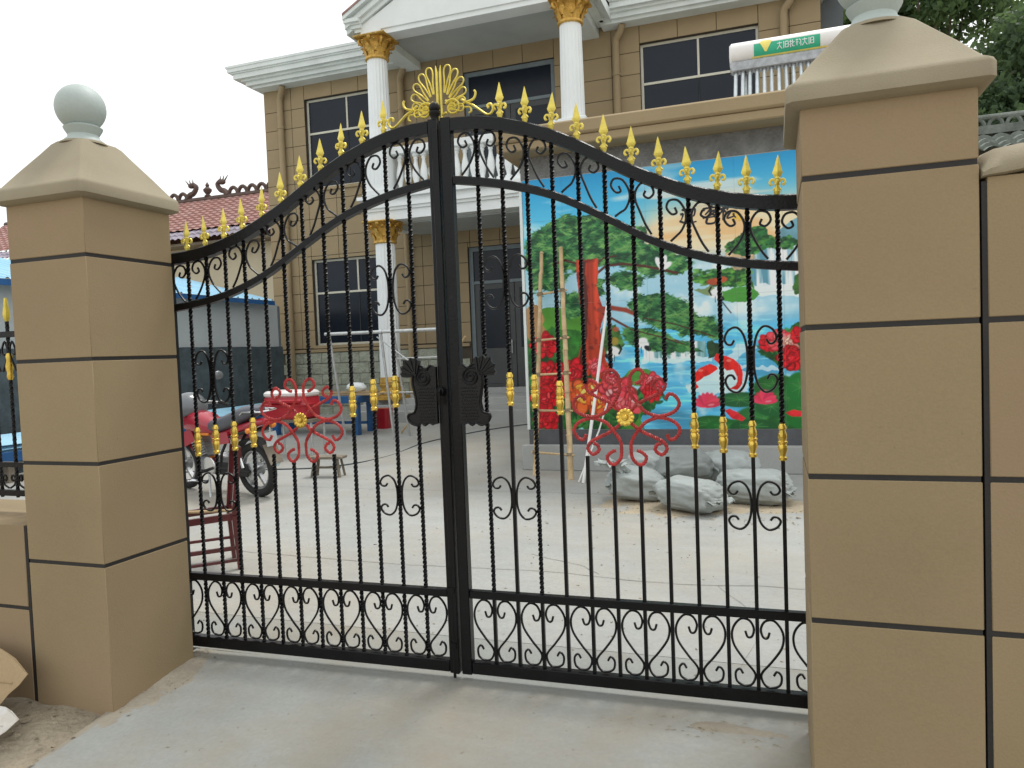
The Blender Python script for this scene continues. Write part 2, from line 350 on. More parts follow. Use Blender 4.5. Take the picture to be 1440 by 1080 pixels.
# ================================================================== GATE PILLARS
LEV = [(-.2, .70), (.72, 1.24), (1.26, 1.79), (1.81, 2.33), (2.35, 2.62)]
def pillar(x0, x1, label, dz, da):
    y0, y1 = -.70, -.11
    cx, cy = (x0+x1)/2, (y0+y1)/2
    t = thing('gate_pillar', label, 'pillar', (cx, cy, -.1), group='pillars of the gate')
    MB().box((x0+.004, y0+.004, -.2), (x1-.004, y1-.004, 2.60)).build('core', M_groove, t)
    for (a, b) in LEV: MB().box((x0, y0, a), (x1, y1, b+(dz if b > 2.6 else 0)), .003).build('render_block', M_render, t)
    # cap: lip with soft edges, then a pyramid slightly swelling
    o = .049; c = MB()
    def ring(e, z, r=0.):
        return [(x0-e+r, y0-e, z), (x1+e-r, y0-e, z), (x1+e, y0-e+r, z), (x1+e, y1+e-r, z), (x1+e-r, y1+e, z), (x0-e+r, y1+e, z), (x0-e, y1+e-r, z), (x0-e, y0-e+r, z)]
    hw = (x1-x0)/2
    c.loft([ring(.0, 2.588+dz, .01), ring(.02, 2.592+dz, .012), ring(o-.014, 2.598+dz, .02), ring(o, 2.608+dz, .022), ring(o, 2.658+dz, .022), ring(o-.008, 2.674+dz, .02), ring(o-.03, 2.688+dz, .02), ring(-hw*.17, 2.774+dz+da*.3, .014), ring(-hw*.42, 2.861+dz+da*.7, .016), ring(-hw*.56, 2.912+dz+da, .02), ring(-hw*.62, 2.930+dz+da, .03)])
    c.build('cap', M_cap, t, 50)
    by = cy-.02; zb = 2.922+dz+da
    MB().lathe([(.098,zb), (.11,zb+.004), (.106,zb+.018), (.082,zb+.04), (.078,zb+.055), (.096,zb+.085), (.10,zb+.095), (.08,zb+.108)], (cx, by, 0), 30).build('ball_neck', M_ball, t)
    MB().sphere((cx-.01, by, zb+.207), .129, 36, 22).build('ball', M_ball, t, 80)
    MB().lathe([(.128,zb-.004), (.124,zb+.006), (.112,zb+.013), (.09,zb+.014)], (cx, by, 0), 26).build('mortar_bed', M_cap, t)
    return t
pillar(-2.255, -1.712, 'thick sand coloured gate pillar with its whole ball finial in view, left of the gate', .045, .025)
pillar(1.735, 2.298, 'large sand coloured gate pillar right of the gate, its ball cut off by the top of the photo', 0., 0.)

# ------------------------------------------------------------------ walls beside the pillars
t = thing('boundary_wall', 'low sand coloured wall with black joint lines and a fence on top, left of the left pillar', 'wall', (-4.2, -.4, -.1))
MB().box((-6.3, -.696, -.25), (-2.262, -.105, .90)).build('core', M_groove, t)
for k in range(3):
    xa = -2.282-k*1.3; xb = xa-1.285
    for (a, b) in ((-.22, .432), (.452, .905)): MB().box((xb, -.70, a), (xa, -.10, b), .003).build('render_block', M_render, t)
t = thing('boundary_wall', 'tall sand coloured wall with rounded coping continuing from the right pillar', 'wall', (3.5, -.4, -.1))
MB().box((2.305, -.696, -.3), (6.2, -.105, 2.27)).build('core', M_groove, t)
for k in range(3):
    xa = 2.322+k*1.3; xb = xa+1.285
    for (a, b) in ((-.3, .70), (.72, 1.24), (1.26, 1.79), (1.81, 2.285)): MB().box((xa, -.70, a), (xb, -.10, b), .003).build('render_block', M_render, t)
c = MB()
rings = []
for x, dz in ((2.306, -.055), (2.33, -.02), (2.37, 0), (2.45, .01), (3.2, .012), (6.2, .012)):
    pr = []
    for (y, z) in ((-.70,2.287), (-.715,2.292), (-.72,2.315), (-.69,2.36), (-.58,2.40), (-.4,2.42), (-.22,2.40), (-.1,2.36), (-.08,2.31), (-.09,2.287)):
        pr.append((x, y, z+dz*(z-2.28)/.1 if dz < 0 else z+dz))
    rings.append(pr)
c.loft(rings).build('coping', M_cap, t, 50)

# ------------------------------------------------------------------ fence on the low wall
t = thing('iron_fence', 'black iron fence with scrolls standing on the low left wall', 'fence', (-4.2, -.4, .905))
for (za, zb) in ((1.0, 1.035), (1.175, 1.205), (1.955, 1.99)): MB().box((-6.0, -.415, za), (-2.285, -.385, zb)).build('rail', M_black, t)
for x in (-2.31, -4.1, -5.9): MB().box((x-.02, -.42, .9), (x+.02, -.38, 2.1)).build('post', M_black, t)
def tw(P, r=.009, sq=True, pitch=.06, step=.012):
    a, b = Vector(P[0]), Vector(P[1]); L = (b-a).length; n = max(3, int(L/step))
    return [a+(b-a)*i/n for i in range(n+1)]
sp_me = None
for k in range(24):
    x = -2.44-.13*k
    if abs(x+4.1) < .05: continue
    MB().tube(tw(((x,-.4,.99), (x,-.4,2.05))), .0115, 4, twist=2*PI/.075).build('bar', M_black, t, 30)
    MB().lathe([(.010,2.05), (.018,2.07), (.02,2.09), (.008,2.19)], (x,-.4,0), 8).build('spear', M_goldp, t)
    MB().lathe([(.012,1.70), (.02,1.72), (.016,1.74), (.024,1.78), (.016,1.82), (.02,1.84), (.012,1.86)], (x,-.4,0), 10).build('gold_collar', M_gold, t)
    for s in (-1, 1):
        MB().tube(cr([(x+s*.025,-.4,1.10), (x+s*.036,-.4,1.09), (x+s*.045,-.4,1.105), (x+s*.035,-.4,1.125), (x+s*.015,-.4,1.11), (x+s*.02,-.4,1.07), (x+s*.06,-.4,1.045)], 4), .006, 5).build('scroll', M_black, t)
        MB().tube(cr([(x+s*.035,-.4,1.86), (x+s*.045,-.4,1.85), (x+s*.055,-.4,1.88), (x+s*.03,-.4,1.93), (x+s*.01,-.4,1.86), (x+s*.055,-.4,1.75)], 4), .006, 5).build('scroll', M_black, t)

# ================================================================== HOUSE
FY = 15.0
HX0, HX1 = -12.22, 2.77
OPEN = [(-10.86,-8.26,6.63,9.15), (-1.31,1.43,6.63,9.12), (-5.95,-3.47,5.75,9.14), (-10.86,-8.26,2.16,4.61), (-6.02,-3.55,.72,4.58)]
def subtract(rects, h):
    out = []
    for (a, b, c, d) in rects:
        x0, x1, z0, z1 = h
        if x1 <= a+1e-4 or x0 >= b-1e-4 or z1 <= c+1e-4 or z0 >= d-1e-4: out.append((a,b,c,d)); continue
        if x0 > a+.02: out.append((a, x0, c, d))
        if x1 < b-.02: out.append((x1, b, c, d))
        aa, bb = max(a, x0), min(b, x1)
        if z0 > c+.02: out.append((aa, bb, c, z0))
        if z1 < d-.02: out.append((aa, bb, z1, d))
    return out
house = thing('house', 'two storey sand coloured villa with white portico, gold capitals and dark windows across the yard', 'house', (-4.7, 15, .1))
R_ = [(HX0, HX1, 0, 9.68)]
for h in OPEN: R_ = subtract(R_, h)
wb = MB()
for (a,b,c,d) in R_: wb.box((a, FY+.022, c), (b, FY+.27, d))
wb.build('wall', M_groove2, house, 0)
MB().box((HX0+.01, FY+.27, 0), (HX0+.26, 24, 9.68)).build('side_wall', M_render2, house)
MB().box((HX1-.26, FY+.27, 0), (HX1-.01, 24, 9.68)).build('side_wall', M_render2, house)
MB().box((HX0+.3, FY+1.9, 0), (HX1-.3, FY+2.0, 9.6)).build('inner_wall', M_dark, house)
MB().box((HX0+.27, FY+.28, 5.2), (HX1-.27, FY+1.9, 5.4)).build('inner_floor', M_dark, house)
# stucco panels, one by one
pm = {}
def panel(a, b, c, d, y, parent, m, dep=.02, g=.007, name='wall_panel'):
    key = (round(b-a, 2), round(d-c, 2), m.name)
    if b-a < .05 or d-c < .05: return
    if key not in pm: pm[key] = MB().box((0,0,0), (b-a-2*g, dep, d-c-2*g), .004).mesh(name, m, 30)
    off = WOFF[parent.name]
    inst(name, pm[key], parent, (a+g-off[0], y-off[1], c+g-off[2]))
rows = [2.08+.527*i for i in range(15)]
xs_ = [-12.22, -11.3, -10.86, -9.95, -9.1, -8.26, -7.35, -6.7, -5.95, -5.1, -4.3, -3.47, -2.75, -2.0, -1.31, -.4, .5, 1.43, 2.1, 2.77]
for i in range(len(rows)-1):
    z0, z1 = rows[i], rows[i+1]
    if i == len(rows)-2: z1 = 9.66
    cells = [(xs_[k], xs_[k+1], z0, z1) for k in range(len(xs_)-1)]
    for cc in cells:
        if cc[0] > -1.9 and z1 < 5.1: continue          # behind the mural building
        rr = [cc]
        for h in OPEN: rr = subtract(rr, h)
        for q in rr: panel(*q, FY, house, M_render2)
# rough stone base and ledge
sv = []
for k in range(4):
    mb = MB(); n = 5; V = []; F = []
    for j in range(n):
        for i in range(n):
            ed = (i in (0, n-1)) or (j in (0, n-1))
            V.append((i/(n-1)*.60, (.012 if ed else rng.uniform(-.012, .012)), j/(n-1)*.295))
    for j in range(n-1):
        for i in range(n-1): F.append((j*n+i, j*n+i+1, (j+1)*n+i+1, (j+1)*n+i))
    b0 = len(V); V += [(0,.06,0), (.6,.06,0), (.6,.06,.295), (0,.06,.295)]
    F += [(0, b0, b0+1, n-1), (n-1, b0+1, b0+2, n*n-1), (n*n-1, b0+2, b0+3, n*(n-1)), (n*(n-1), b0+3, b0, 0)]
    sv.append(mb.add(V, F).mesh('stone_block', M_stone, 20))
for j in range(6):
    for i in range(11):
        x = HX0+.01+i*.615-(.3 if j % 2 else 0); z = .11+j*.308
        if x < HX0-.1 or x+.6 > -6.05: continue
        inst('stone_block', sv[(i*3+j) % 4], house, (x-house.location[0], FY-.035-house.location[1], z-house.location[2]))
MB().box((HX0-.02, FY-.055, 1.96), (-6.05, FY+.02, 2.05), .01).build('stone_ledge', M_render2, house)
# windows
def window(x0, x1, z0, z1, vb, hb, bars=True):
    f = MB(); e = .06; y0, y1 = FY+.13, FY+.19
    f.box((x0, y0, z0), (x0+e, y1, z1)); f.box((x1-e, y0, z0), (x1, y1, z1)); f.box((x0+e, y0, z1-e), (x1-e, y1, z1)); f.box((x0+e, y0, z0), (x1-e, y1, z0+e))
    wdw = f.build('window', M_frame if bars else M_doorf, house)
    MB().box((x0+e, y0+.02, z0+e), (vb-.02, y0+.032, hb-.02)).build('pane', M_glass, wdw)
    MB().box((vb+.02, y0+.02, z0+e), (x1-e, y0+.032, hb-.02)).build('pane', M_glass, wdw)
    MB().box((x0+e, y0+.02, hb+.02), (vb-.02, y0+.032, z1-e)).build('pane', M_glass, wdw)
    MB().box((vb+.02, y0+.02, hb+.02), (x1-e, y0+.032, z1-e)).build('pane', M_glass, wdw)
    MB().box((x0+e, y0-.004, hb-.028), (x1-e, y0+.05, hb+.028)).build('crossbar', M_frame, wdw)
    MB().box((vb-.024, y0-.002, hb+.028), (vb+.024, y0+.05, z1-e)).build('mullion', M_frame, wdw)
    MB().box((vb-.014, y0+.006, z0+e), (vb+.014, y0+.05, hb-.028)).build('mullion', M_dark, wdw)
    MB().box((x0-.05, FY-.05, z0-.09), (x1+.05, FY+.13, z0-.002), .008).build('sill', M_render2, wdw)
window(-10.86, -8.26, 6.63, 9.15, -9.56, 8.2)
window(-1.31, 1.43, 6.63, 9.12, .06, 8.17)
window(-10.86, -8.26, 2.16, 4.61, -9.44, 3.66)
def door(x0, x1, z0, z1, tr):
    f = MB(); e = .11; y0, y1 = FY+.08, FY+.2
    f.box((x0, y0, z0), (x0+e, y1, z1)); f.box((x1-e, y0, z0), (x1, y1, z1)); f.box((x0+e, y0, z1-e), (x1-e, y1, z1))
    d = f.build('door', M_doorf, house)
    MB().box((x0+e, y0+.01, tr), (x1-e, y0+.09, tr+.08)).build('transom', M_doorf, d)
    MB().box((x0+e, y0+.04, tr+.08), (x1-e, y0+.052, z1-e)).build('pane', M_glass, d)
    xm = (x0+x1)/2
    for (a, b) in ((x0+e, xm-.004), (xm+.004, x1-e)):
        MB().box((a, y0+.03, z0+.02), (b, y0+.08, tr), .01).build('door_leaf', M_door, d)
        MB().box((a+.14, y0+.018, z0+.2), (b-.14, y0+.03, z0+1.0), .01).build('leaf_panel', M_door, d)
        MB().box((a+.14, y0+.018, z0+1.15), (b-.14, y0+.03, tr-.15), .01).build('leaf_panel', M_glass, d)
    MB().tube([(xm-.1, y0-.03, z0+1.0), (xm-.1, y0-.03, z0+1.35)], .018, 8).build('handle', M_steel, d)
door(-6.02, -3.55, .74, 4.58, 3.6)
door(-5.95, -3.47, 5.75, 9.14, 8.2)
MB().box((-6.1, FY-.25, .71), (-3.4, FY+.08, .85), .01).build('door_step', M_cement, house)
# downpipes
for x in (-11.6, -7.75, -1.87, 1.98):
    P = [(x, FY-.1, .1 if x < -7 else 5.2), (x, FY-.1, 9.15)] + [(x, FY-.1, 9.2), (x+.03, FY-.12, 9.3), (x+.14, FY-.2, 9.4), (x+.2, FY-.24, 9.55)]
    d = MB().tube(P, .085, 14).build('downpipe', M_render2, house, 50)
    for z in (2.9, 5.6, 8.4):
        if z > P[0][2]: MB().lathe([(.1,z), (.1,z+.05)], (x, FY-.1, 0), 14).build('pipe_clamp', M_render2, d)
# eaves with stepped mouldings
def eave(x0, x1, l):
    m = MB()
    for (z0, z1, e, yy) in ((9.55, 9.62, .0, 14.62), (9.62, 9.73, .14, 14.52), (9.73, 9.79, .24, 14.44), (9.79, 9.93, .42, 14.34), (9.93, 9.97, .50, 14.3), (9.97, 10.08, .56, 14.26)):
        m.box((x0-(e if l else 0), yy, z0), (x1+(e if not l else 0), 24, z1))
    m.build('eave_cornice', M_whitew, house, 30)
eave(-12.3, -7.72, True); eave(-2.18, 2.85, False)
MB().box((-12.9, 14.24, 10.08), (3.4, 24.2, 10.14)).build('roof_slab', M_whitew, house)
# portico
CXL, CXR, CYY = -7.385, -2.515, 13.0
fl = lambda an, z: 1-.055*abs(math.sin(an*10))
def column(x, zb, zt, r, zc, base=True):
    c = MB().lathe([(r*1.03, zb), (r*1.02, zb+.1), (r*.99, (zb+zt)/2), (r*.93, zt)], (x, CYY, 0), 80, scal=fl).build('column', M_white, house, 25)
    b = MB()
    b.lathe([(r*.98, zt-.02), (r*1.1, zt), (r*1.1, zt+.05), (r*.98, zt+.06), (r*.95, zt+.2), (r*1.05, zt+.36), (r*1.35, zt+.46), (r*1.35, zt+.48)], (x, CYY, 0), 28)
    for row, (n, z0, hh, out, ph) in enumerate(((8, zt+.05, .20, .10, 0), (8, zt+.16, .24, .15, PI/8))):
        for k in range(n):
            an = 2*PI*k/n+ph; dx, dy = math.cos(an), math.sin(an); tx, ty = -dy, dx
            ring = []
            for (f, o_, wd) in ((0,.0,.07), (.4,.02,.085), (.75,.05,.075), (.95,out*.8,.06), (1.0,out,.035), (.9,out+.025,.015)):
                rr = r*1.0+o_; zz = z0+hh*f
                ring.append([(x+dx*(rr+.02)+tx*0, CYY+dy*(rr+.02)+ty*0, zz), (x+dx*rr+tx*wd, CYY+dy*rr+ty*wd, zz-.01), (x+dx*(rr-.03), CYY+dy*(rr-.03), zz), (x+dx*rr-tx*wd, CYY+dy*rr-ty*wd, zz-.01)])
            b.loft(ring)
    for k in range(4):
        an = PI/4+k*PI/2; dx, dy = math.cos(an), math.sin(an)
        P = []
        for i in range(16):
            a = i/15*3.6*PI/2; rr = .085*(1-i/20)
            P.append((x+dx*(r*1.42+math.cos(a-PI/2)*rr), CYY+dy*(r*1.42+math.cos(a-PI/2)*rr), zt+.40+math.sin(a-PI/2)*rr*1.0))
        b.tube(P[::-1], .03, 6); b.tube([(x+dx*r, CYY+dy*r, zt+.2), (x+dx*r*1.25, CYY+dy*r*1.25, zt+.33), (x+dx*r*1.5, CYY+dy*r*1.5, zt+.47)], .03, 6)
        an2 = k*PI/2; b.sphere((x+math.cos(an2)*r*1.35, CYY+math.sin(an2)*r*1.35, zt+.46), .06, 8, 6)
    b.box((x-r*1.62, CYY-r*1.62, zt+.475), (x+r*1.62, CYY+r*1.62, zc), .02)
    b.build('capital', M_goldc, c, 35)
    if base:
        g = MB().box((x-.34, CYY-.34, zb-.1), (x+.34, CYY+.34, zb), .01)
        g.lathe([(.33, zb), (.35, zb+.05), (.33, zb+.1), (.28, zb+.13), (.27, zb+.2), (.31, zb+.25), (.31, zb+.29), (.26, zb+.33)], (x, CYY, 0), 28)
        g.lathe([(.29, zb+.33), (.27, zb+.42), (.26, zb+.46)], (x, CYY, 0), 28)
        g.build('column_base', M_goldc, c, 40)
for x in (CXL, CXR):
    column(x, .80, 4.55, .258, 5.07)
    column(x, 6.86, 8.99, .262, 9.51, False)
    MB().box((x-.27, CYY-.27, 9.505), (x+.27, CYY+.27, 9.62)).build('capital_block', M_white, house)
# porch floor and steps
MB().box((-8.15, 12.9, .1), (-1.9, FY+.02, .72), .01).build('porch_floor', M_cement, house)
for k in range(2):
    MB().box((-8.15-.3*(1-k) if 0 else -8.15, 12.3+.3*k, .1), (-1.9, 12.6+.3*k-.002, .45+.0*k if k == 0 else .585), .008).build('step', M_cement, house)
# balcony
bal = MB()
for (z0, z1, e) in ((5.07, 5.30, 0), (5.30, 5.37, .05), (5.37, 5.45, .10), (5.45, 5.58, .05), (5.58, 5.66, .16)):
    bal.box((-7.75-e, 12.78-e, z0), (-2.0, FY, z1))
bal = bal.build('balcony', M_white, house, 30)
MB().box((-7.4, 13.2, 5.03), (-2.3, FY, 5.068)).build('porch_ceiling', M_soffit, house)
for x in (CXL, CXR):
    p = MB().box((x-.33, CYY-.33, 5.66), (x+.33, CYY+.33, 6.78), .01).box((x-.37, CYY-.37, 6.78), (x+.37, CYY+.37, 6.86), .01).box((x-.37, CYY-.37, 5.662), (x+.37, CYY+.37, 5.80), .01)
    for k in range(6): p.box((x-.25+.1*k-.012, CYY-.338, 5.95), (x-.25+.1*k+.012, CYY-.325, 6.65))
    p.build('pedestal', M_white, bal)
MB().box((CXL+.33, 12.84, 6.64), (CXR-.33, 13.14, 6.82), .015).build('handrail', M_white, bal)
MB().box((CXL+.33, 12.86, 5.662), (CXR-.33, 13.12, 5.78), .01).build('plinth', M_white, bal)
bme = MB().lathe([(.09,0), (.09,.06), (.055,.08), (.05,.12), (.075,.22), (.095,.34), (.085,.46), (.05,.62), (.042,.70), (.06,.74), (.05,.77), (.085,.80), (.085,.862)], (0,0,0), 14).mesh('baluster', M_white, 40)
nb = 19
for k in range(nb):
    x = CXL+.5+(CXR-CXL-1.0)*k/(nb-1)
    inst('baluster', bme, bal, (x-house.location[0], 12.99-house.location[1], 5.779-house.location[2]))
# upper portico beams, ceiling, pediment
MB().box((CXL-.26, 12.76, 9.62), (CXR+.26, 13.24, 9.95)).build('beam', M_white, house)
MB().box((CXL+.27, 12.78, 9.50), (CXR-.27, 13.22, 9.62)).build('beam', M_white, house)
for x in (CXL, CXR): MB().box((x-.22, 13.27, 9.42), (x+.22, FY-.004, 9.75)).build('side_beam', M_whitew, house)
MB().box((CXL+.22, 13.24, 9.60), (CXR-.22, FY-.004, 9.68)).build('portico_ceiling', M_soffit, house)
MB().prism([(-7.66,9.62), (-2.24,9.62), (-2.24,9.75), (-4.95,11.12), (-7.66,9.75)], 12.74, 12.757).build('pediment_face', M_white, house)
sl = .53
for s in (-1, 1):
    rk = MB()
    xe = -4.95+s*3.06
    for (o0, o1, yy) in ((-.13, -.02, 12.68), (-.02, .10, 12.60), (.10, .16, 12.64), (.16, .28, 12.5)):
        rk.prism([(xe, 9.72+o0), (xe, 9.72+o1), (-4.95, 9.72+o1+3.06*sl), (-4.95, 9.72+o0+3.06*sl)], yy, 15.5)
    rk.build('raking_cornice', M_whitew, house, 30)
    c = MB()
    for (z0, z1, e) in ((9.62, 9.70, 0), (9.70, 9.78, .07), (9.78, 9.82, .12), (9.82, 9.91, .2)):
        xa, xb = sorted((-4.95+s*2.66, -4.95+s*(2.86+e))); c.box((xa, 12.72-e*.9, z0), (xb, 14.9, z1))
    c.build('cornice_return', M_whitew, house, 30)
MB().prism([(-8.0,9.98), (-4.95,11.62), (-1.9,9.98), (-1.9,10.03), (-4.95,11.68), (-8.0,10.03)], 12.48, 17).build('portico_roof', M_tile, house)

# slate grey wing right of the house
t = thing('side_building', 'slate grey wall of a building just past the right end of the villa', 'building', (3.6, 16, .1))
MB().box((2.79, 15.6, 0), (3.28, 22, 10.6)).build('wall', M_wing, t)
MB().box((2.77, 15.5, 10.6), (3.40, 22.1, 10.75)).build('roof', M_whitew, t)

# ================================================================== MURAL BUILDING
ter = thing('garage_building', 'flat roofed sand coloured outbuilding carrying a large painted landscape on its front wall', 'building', (.6, 7, 0))
MB().box((-1.86, 7.012, .0), (3.06, 7.25, 4.598)).build('front_wall', M_rough, ter)
MB().box((-1.86, 7.25, 0), (-1.62, 12.2, 4.56)).build('side_wall', M_render2, ter)
MB().box((-1.86, 7.25, 4.3), (3.06, 14.4, 4.56)).build('roof_slab', M_cement, ter)
MB().box((2.82, 7.25, 0), (3.06, 14.4, 4.56)).build('side_wall', M_render2, ter)
MB().box((-1.95, 6.87, .0), (3.1, 7.01, .372), .012).build('plinth', M_cement, ter)
MB().box((-1.86, 6.985, .374), (3.06, 7.01, .588)).build('base_band', M_slate, ter)
p = MB().box((-2.08, 6.61, 4.60), (3.2, 7.25, 4.73), .02).box((-2.12, 6.57, 4.728), (3.24, 6.84, 4.93), .03)
p.build('parapet', M_render2, ter)
MB().box((-2.08, 7.252, 4.60), (-1.7, 12.4, 4.72), .02).build('parapet', M_render2, ter)
MB().box((-2.10, 6.845, 4.722), (-1.9, 12.4, 4.93), .03).build('parapet', M_render2, ter)
# ------------------------------------------------------------------ the mural: painted as flat print, carried by real tiles
S_ = 200; MX0, MX1, MZ0, MZ1 = -1.84, 2.96, .592, 4.264
WW, HH = int((MX1-MX0)*S_), int((MZ1-MZ0)*S_)
img = np.zeros((HH, WW, 3)); yy, xx = np.mgrid[0:HH, 0:WW].astype(float)
HM = (0.01343144, -0.00040434, -12.11964141, 0.00021717, -0.01360831, 8.80813855, 0.00041662, -6.569e-05)
def cv(px, py):                       # survey of the wall: reading -> canvas
    d = HM[6]*px+HM[7]*py+1
    X = (HM[0]*px+HM[1]*py+HM[2])/d; Z = (HM[3]*px+HM[4]*py+HM[5])/d
    return ((X-MX0)*S_, (MZ1-Z)*S_)
K = S_/73.0                           # canvas pixels per reading unit
def vnoise(sc, seed, oct=4, asp=1.):
    r = np.random.default_rng(seed); out = np.zeros((HH, WW)); amp = 1; tot = 0
    for o in range(oct):
        nx = max(2, int(WW/sc*2**o/asp)+2); ny = max(2, int(HH/sc*2**o)+2); g_ = r.random((ny, nx))
        fx = np.linspace(0, nx-1.001, WW); fy = np.linspace(0, ny-1.001, HH); ix = fx.astype(int); iy = fy.astype(int); tx = fx-ix; ty = fy-iy
        tx = tx*tx*(3-2*tx); ty = ty*ty*(3-2*ty)
        a = g_[iy][:, ix]*(1-tx)+g_[iy][:, ix+1]*tx; b = g_[iy+1][:, ix]*(1-tx)+g_[iy+1][:, ix+1]*tx
        out += amp*(a*(1-ty)[:, None]+b*ty[:, None]); tot += amp; amp *= .5
    return out/tot
N1 = vnoise(60, 1); N2 = vnoise(24, 2); N3 = vnoise(40, 3, 4, 6.); N4 = vnoise(14, 4, 3); NV = vnoise(200, 5, 5, .06)
wx, wy = (vnoise(26, 6)-.5), (vnoise(26, 7)-.5)
def pmask(pts, warp=0., canvas=False):
    q = np.array([p if canvas else cv(*p) for p in pts]); pad = 4+warp*K
    x0, x1 = int(max(0, q[:,0].min()-pad)), int(min(WW, q[:,0].max()+pad)); y0, y1 = int(max(0, q[:,1].min()-pad)), int(min(HH, q[:,1].max()+pad))
    if x1 <= x0 or y1 <= y0: return None
    sl = (slice(y0, y1), slice(x0, x1)); X = xx[sl]+wx[sl]*warp*K*2; Y = yy[sl]+wy[sl]*warp*K*2; m = np.zeros(X.shape, bool)
    for i in range(len(q)):
        (ax, ay), (bx_, by) = q[i], q[(i+1) % len(q)]
        if ay == by: continue
        c = ((ay > Y) != (by > Y)) & (X < (bx_-ax)*(Y-ay)/(by-ay)+ax); m ^= c
    return sl, m.astype(float)
def comp(sl, m, col, a=1.):
    m = (m*a)[..., None]; img[sl] = img[sl]*(1-m)+np.asarray(col, float)*m
def poly(pts, col, a=1., warp=0., tex=None, amt=0., canvas=False):
    r = pmask(pts, warp, canvas)
    if r is None: return
    sl, m = r; c = np.array(col, float)
    if tex is not None: c = c*(1+amt*(tex[sl][..., None]-.5)*2)
    comp(sl, m, c, a)
def ell(px, py, rx, ry, col, a=1., ang=0., soft=.25, canvas=False):
    cx, cy = (px, py) if canvas else cv(px, py); rx, ry = (rx, ry) if canvas else (rx*K, ry*K); R = max(rx, ry)+2
    x0, x1, y0, y1 = int(max(0, cx-R)), int(min(WW, cx+R+1)), int(max(0, cy-R)), int(min(HH, cy+R+1))
    if x1 <= x0 or y1 <= y0: return
    sl = (slice(y0, y1), slice(x0, x1)); dx, dy = xx[sl]-cx, yy[sl]-cy; c, s = math.cos(ang), math.sin(ang)
    d = np.sqrt(((dx*c+dy*s)/rx)**2+((-dx*s+dy*c)/ry)**2); comp(sl, np.clip((1-d)/soft, 0, 1), col, a)
def line(pts, wd, col, a=1.):
    q = [cv(*p) for p in pts]
    for (p, r) in zip(q[:-1], q[1:]):
        L = math.hypot(r[0]-p[0], r[1]-p[1]); n = max(2, int(L/(wd*K*.35)))
        for i in range(n+1): ell(p[0]+(r[0]-p[0])*i/n, p[1]+(r[1]-p[1])*i/n, wd*K/2, wd*K/2, col, a, 0, .5, True)
def vary(c, v): 
    k = 1+rng.uniform(-v, v); return tuple(min(255, max(0, q*k+rng.uniform(-6, 6))) for q in c)
# sky
v0 = cv(734, 340)[1]; tt = np.clip(yy/v0, 0, 1)[..., None]
img[:] = np.array((34,160,222))*(1-tt)+np.array((110,210,240))*tt
cl = np.clip((N3-.53)*7, 0, 1)*np.clip(1.1-abs(yy/v0-.45)*1.2, 0, 1); comp((slice(None), slice(None)), cl, (236,244,246), .75)
# warm cloud band, mist
cyb = cv(990, 330); band = np.exp(-((yy-cyb[1])/(30*K))**2)*np.clip((xx-cv(880, 330)[0])/(40*K), 0, 1)
comp((slice(None), slice(None)), np.clip(band*1.5, 0, 1), (242,222,184)); comp((slice(None), slice(None)), band*np.clip((N3-.5)*7, 0, 1), (232,182,118), .7)
mist = np.clip((yy-cv(900, 352)[1])/(22*K), 0, 1); comp((slice(None), slice(None)), mist, (168,212,230)); comp((slice(None), slice(None)), mist*np.clip((N1-.5)*5, 0, 1), (240,246,246), .8); comp((slice(None), slice(None)), mist*np.clip((N3-.52)*6, 0, 1), (150,205,225), .6)
# river
rv = np.clip((yy-cv(1000, 440)[1])/(16*K), 0, 1)
wc = np.array((82,176,218))*(1-.35*(N3[..., None]-.5)*2)+np.array((30,26,18))*np.clip((vnoise(7, 9, 3, 9.)-.55)*5, 0, 1)[..., None]*1.6
img[:] = img*(1-rv[..., None])+wc*rv[..., None]
comp((slice(None), slice(None)), rv*np.clip((N1-.56)*6, 0, 1), (205,235,242), .7)
# distant mountain and big waterfall on the right, with rocks and trees
poly([(1085,340),(1098,322),(1112,312),(1126,305),(1160,290),(1260,300),(1260,360),(1085,352)], (92,150,172), .9, 2, N2, .2)
wf = [(1046,372),(1056,360),(1075,350),(1126,342),(1200,345),(1200,402),(1052,402)]
poly(wf, (92,150,170)); r = pmask(wf); comp(r[0], r[1]*np.clip((NV[r[0]]-.42)*5, 0, 1), (238,246,248))
poly([(1050,398),(1200,398),(1200,414),(1125,418),(1060,414)], (232,240,244), .9, 4)
poly([(1018,356),(1040,350),(1062,356),(1056,372),(1050,384),(1035,380)], (196,170,132), 1, 4, N4, .35)
tr = [(1018,352),(1026,340),(1040,332),(1050,320),(1064,316),(1076,321),(1080,332),(1096,332),(1110,328),(1126,336),(1180,330),(1180,348),(1126,346),(1090,350),(1075,350),(1060,360),(1040,358)]
poly(tr, (34,96,48), 1, 5, N4, .5)
for i in range(420):
    x, y = rng.uniform(1020,1180), rng.uniform(318,356)
    r = pmask(tr, 5); cx, cy = cv(x, y); iy, ix = int(cy)-r[0][0].start, int(cx)-r[0][1].start
    if 0 <= iy < r[1].shape[0] and 0 <= ix < r[1].shape[1] and r[1][iy, ix] > .5: ell(x, y, rng.uniform(1.5,3.2), rng.uniform(1,2), vary((72,138,58) if rng.random() < .5 else (22,70,38), .25), .8)
poly([(966,396),(985,388),(1008,380),(1030,374),(1050,380),(1058,394),(1062,402),(1046,404),(1010,402),(990,400)], (52,118,52), 1, 5, N4, .5)
for i in range(160): ell(rng.uniform(975,1055), rng.uniform(379,402), rng.uniform(1.5,3.5), rng.uniform(1,2), vary((100,158,62) if rng.random() < .5 else (26,80,40), .2), .75)
poly([(1004,412),(1030,404),(1062,404),(1066,412),(1058,422),(1030,427),(1012,424)], (74,150,58), 1, 3, N3, .3)
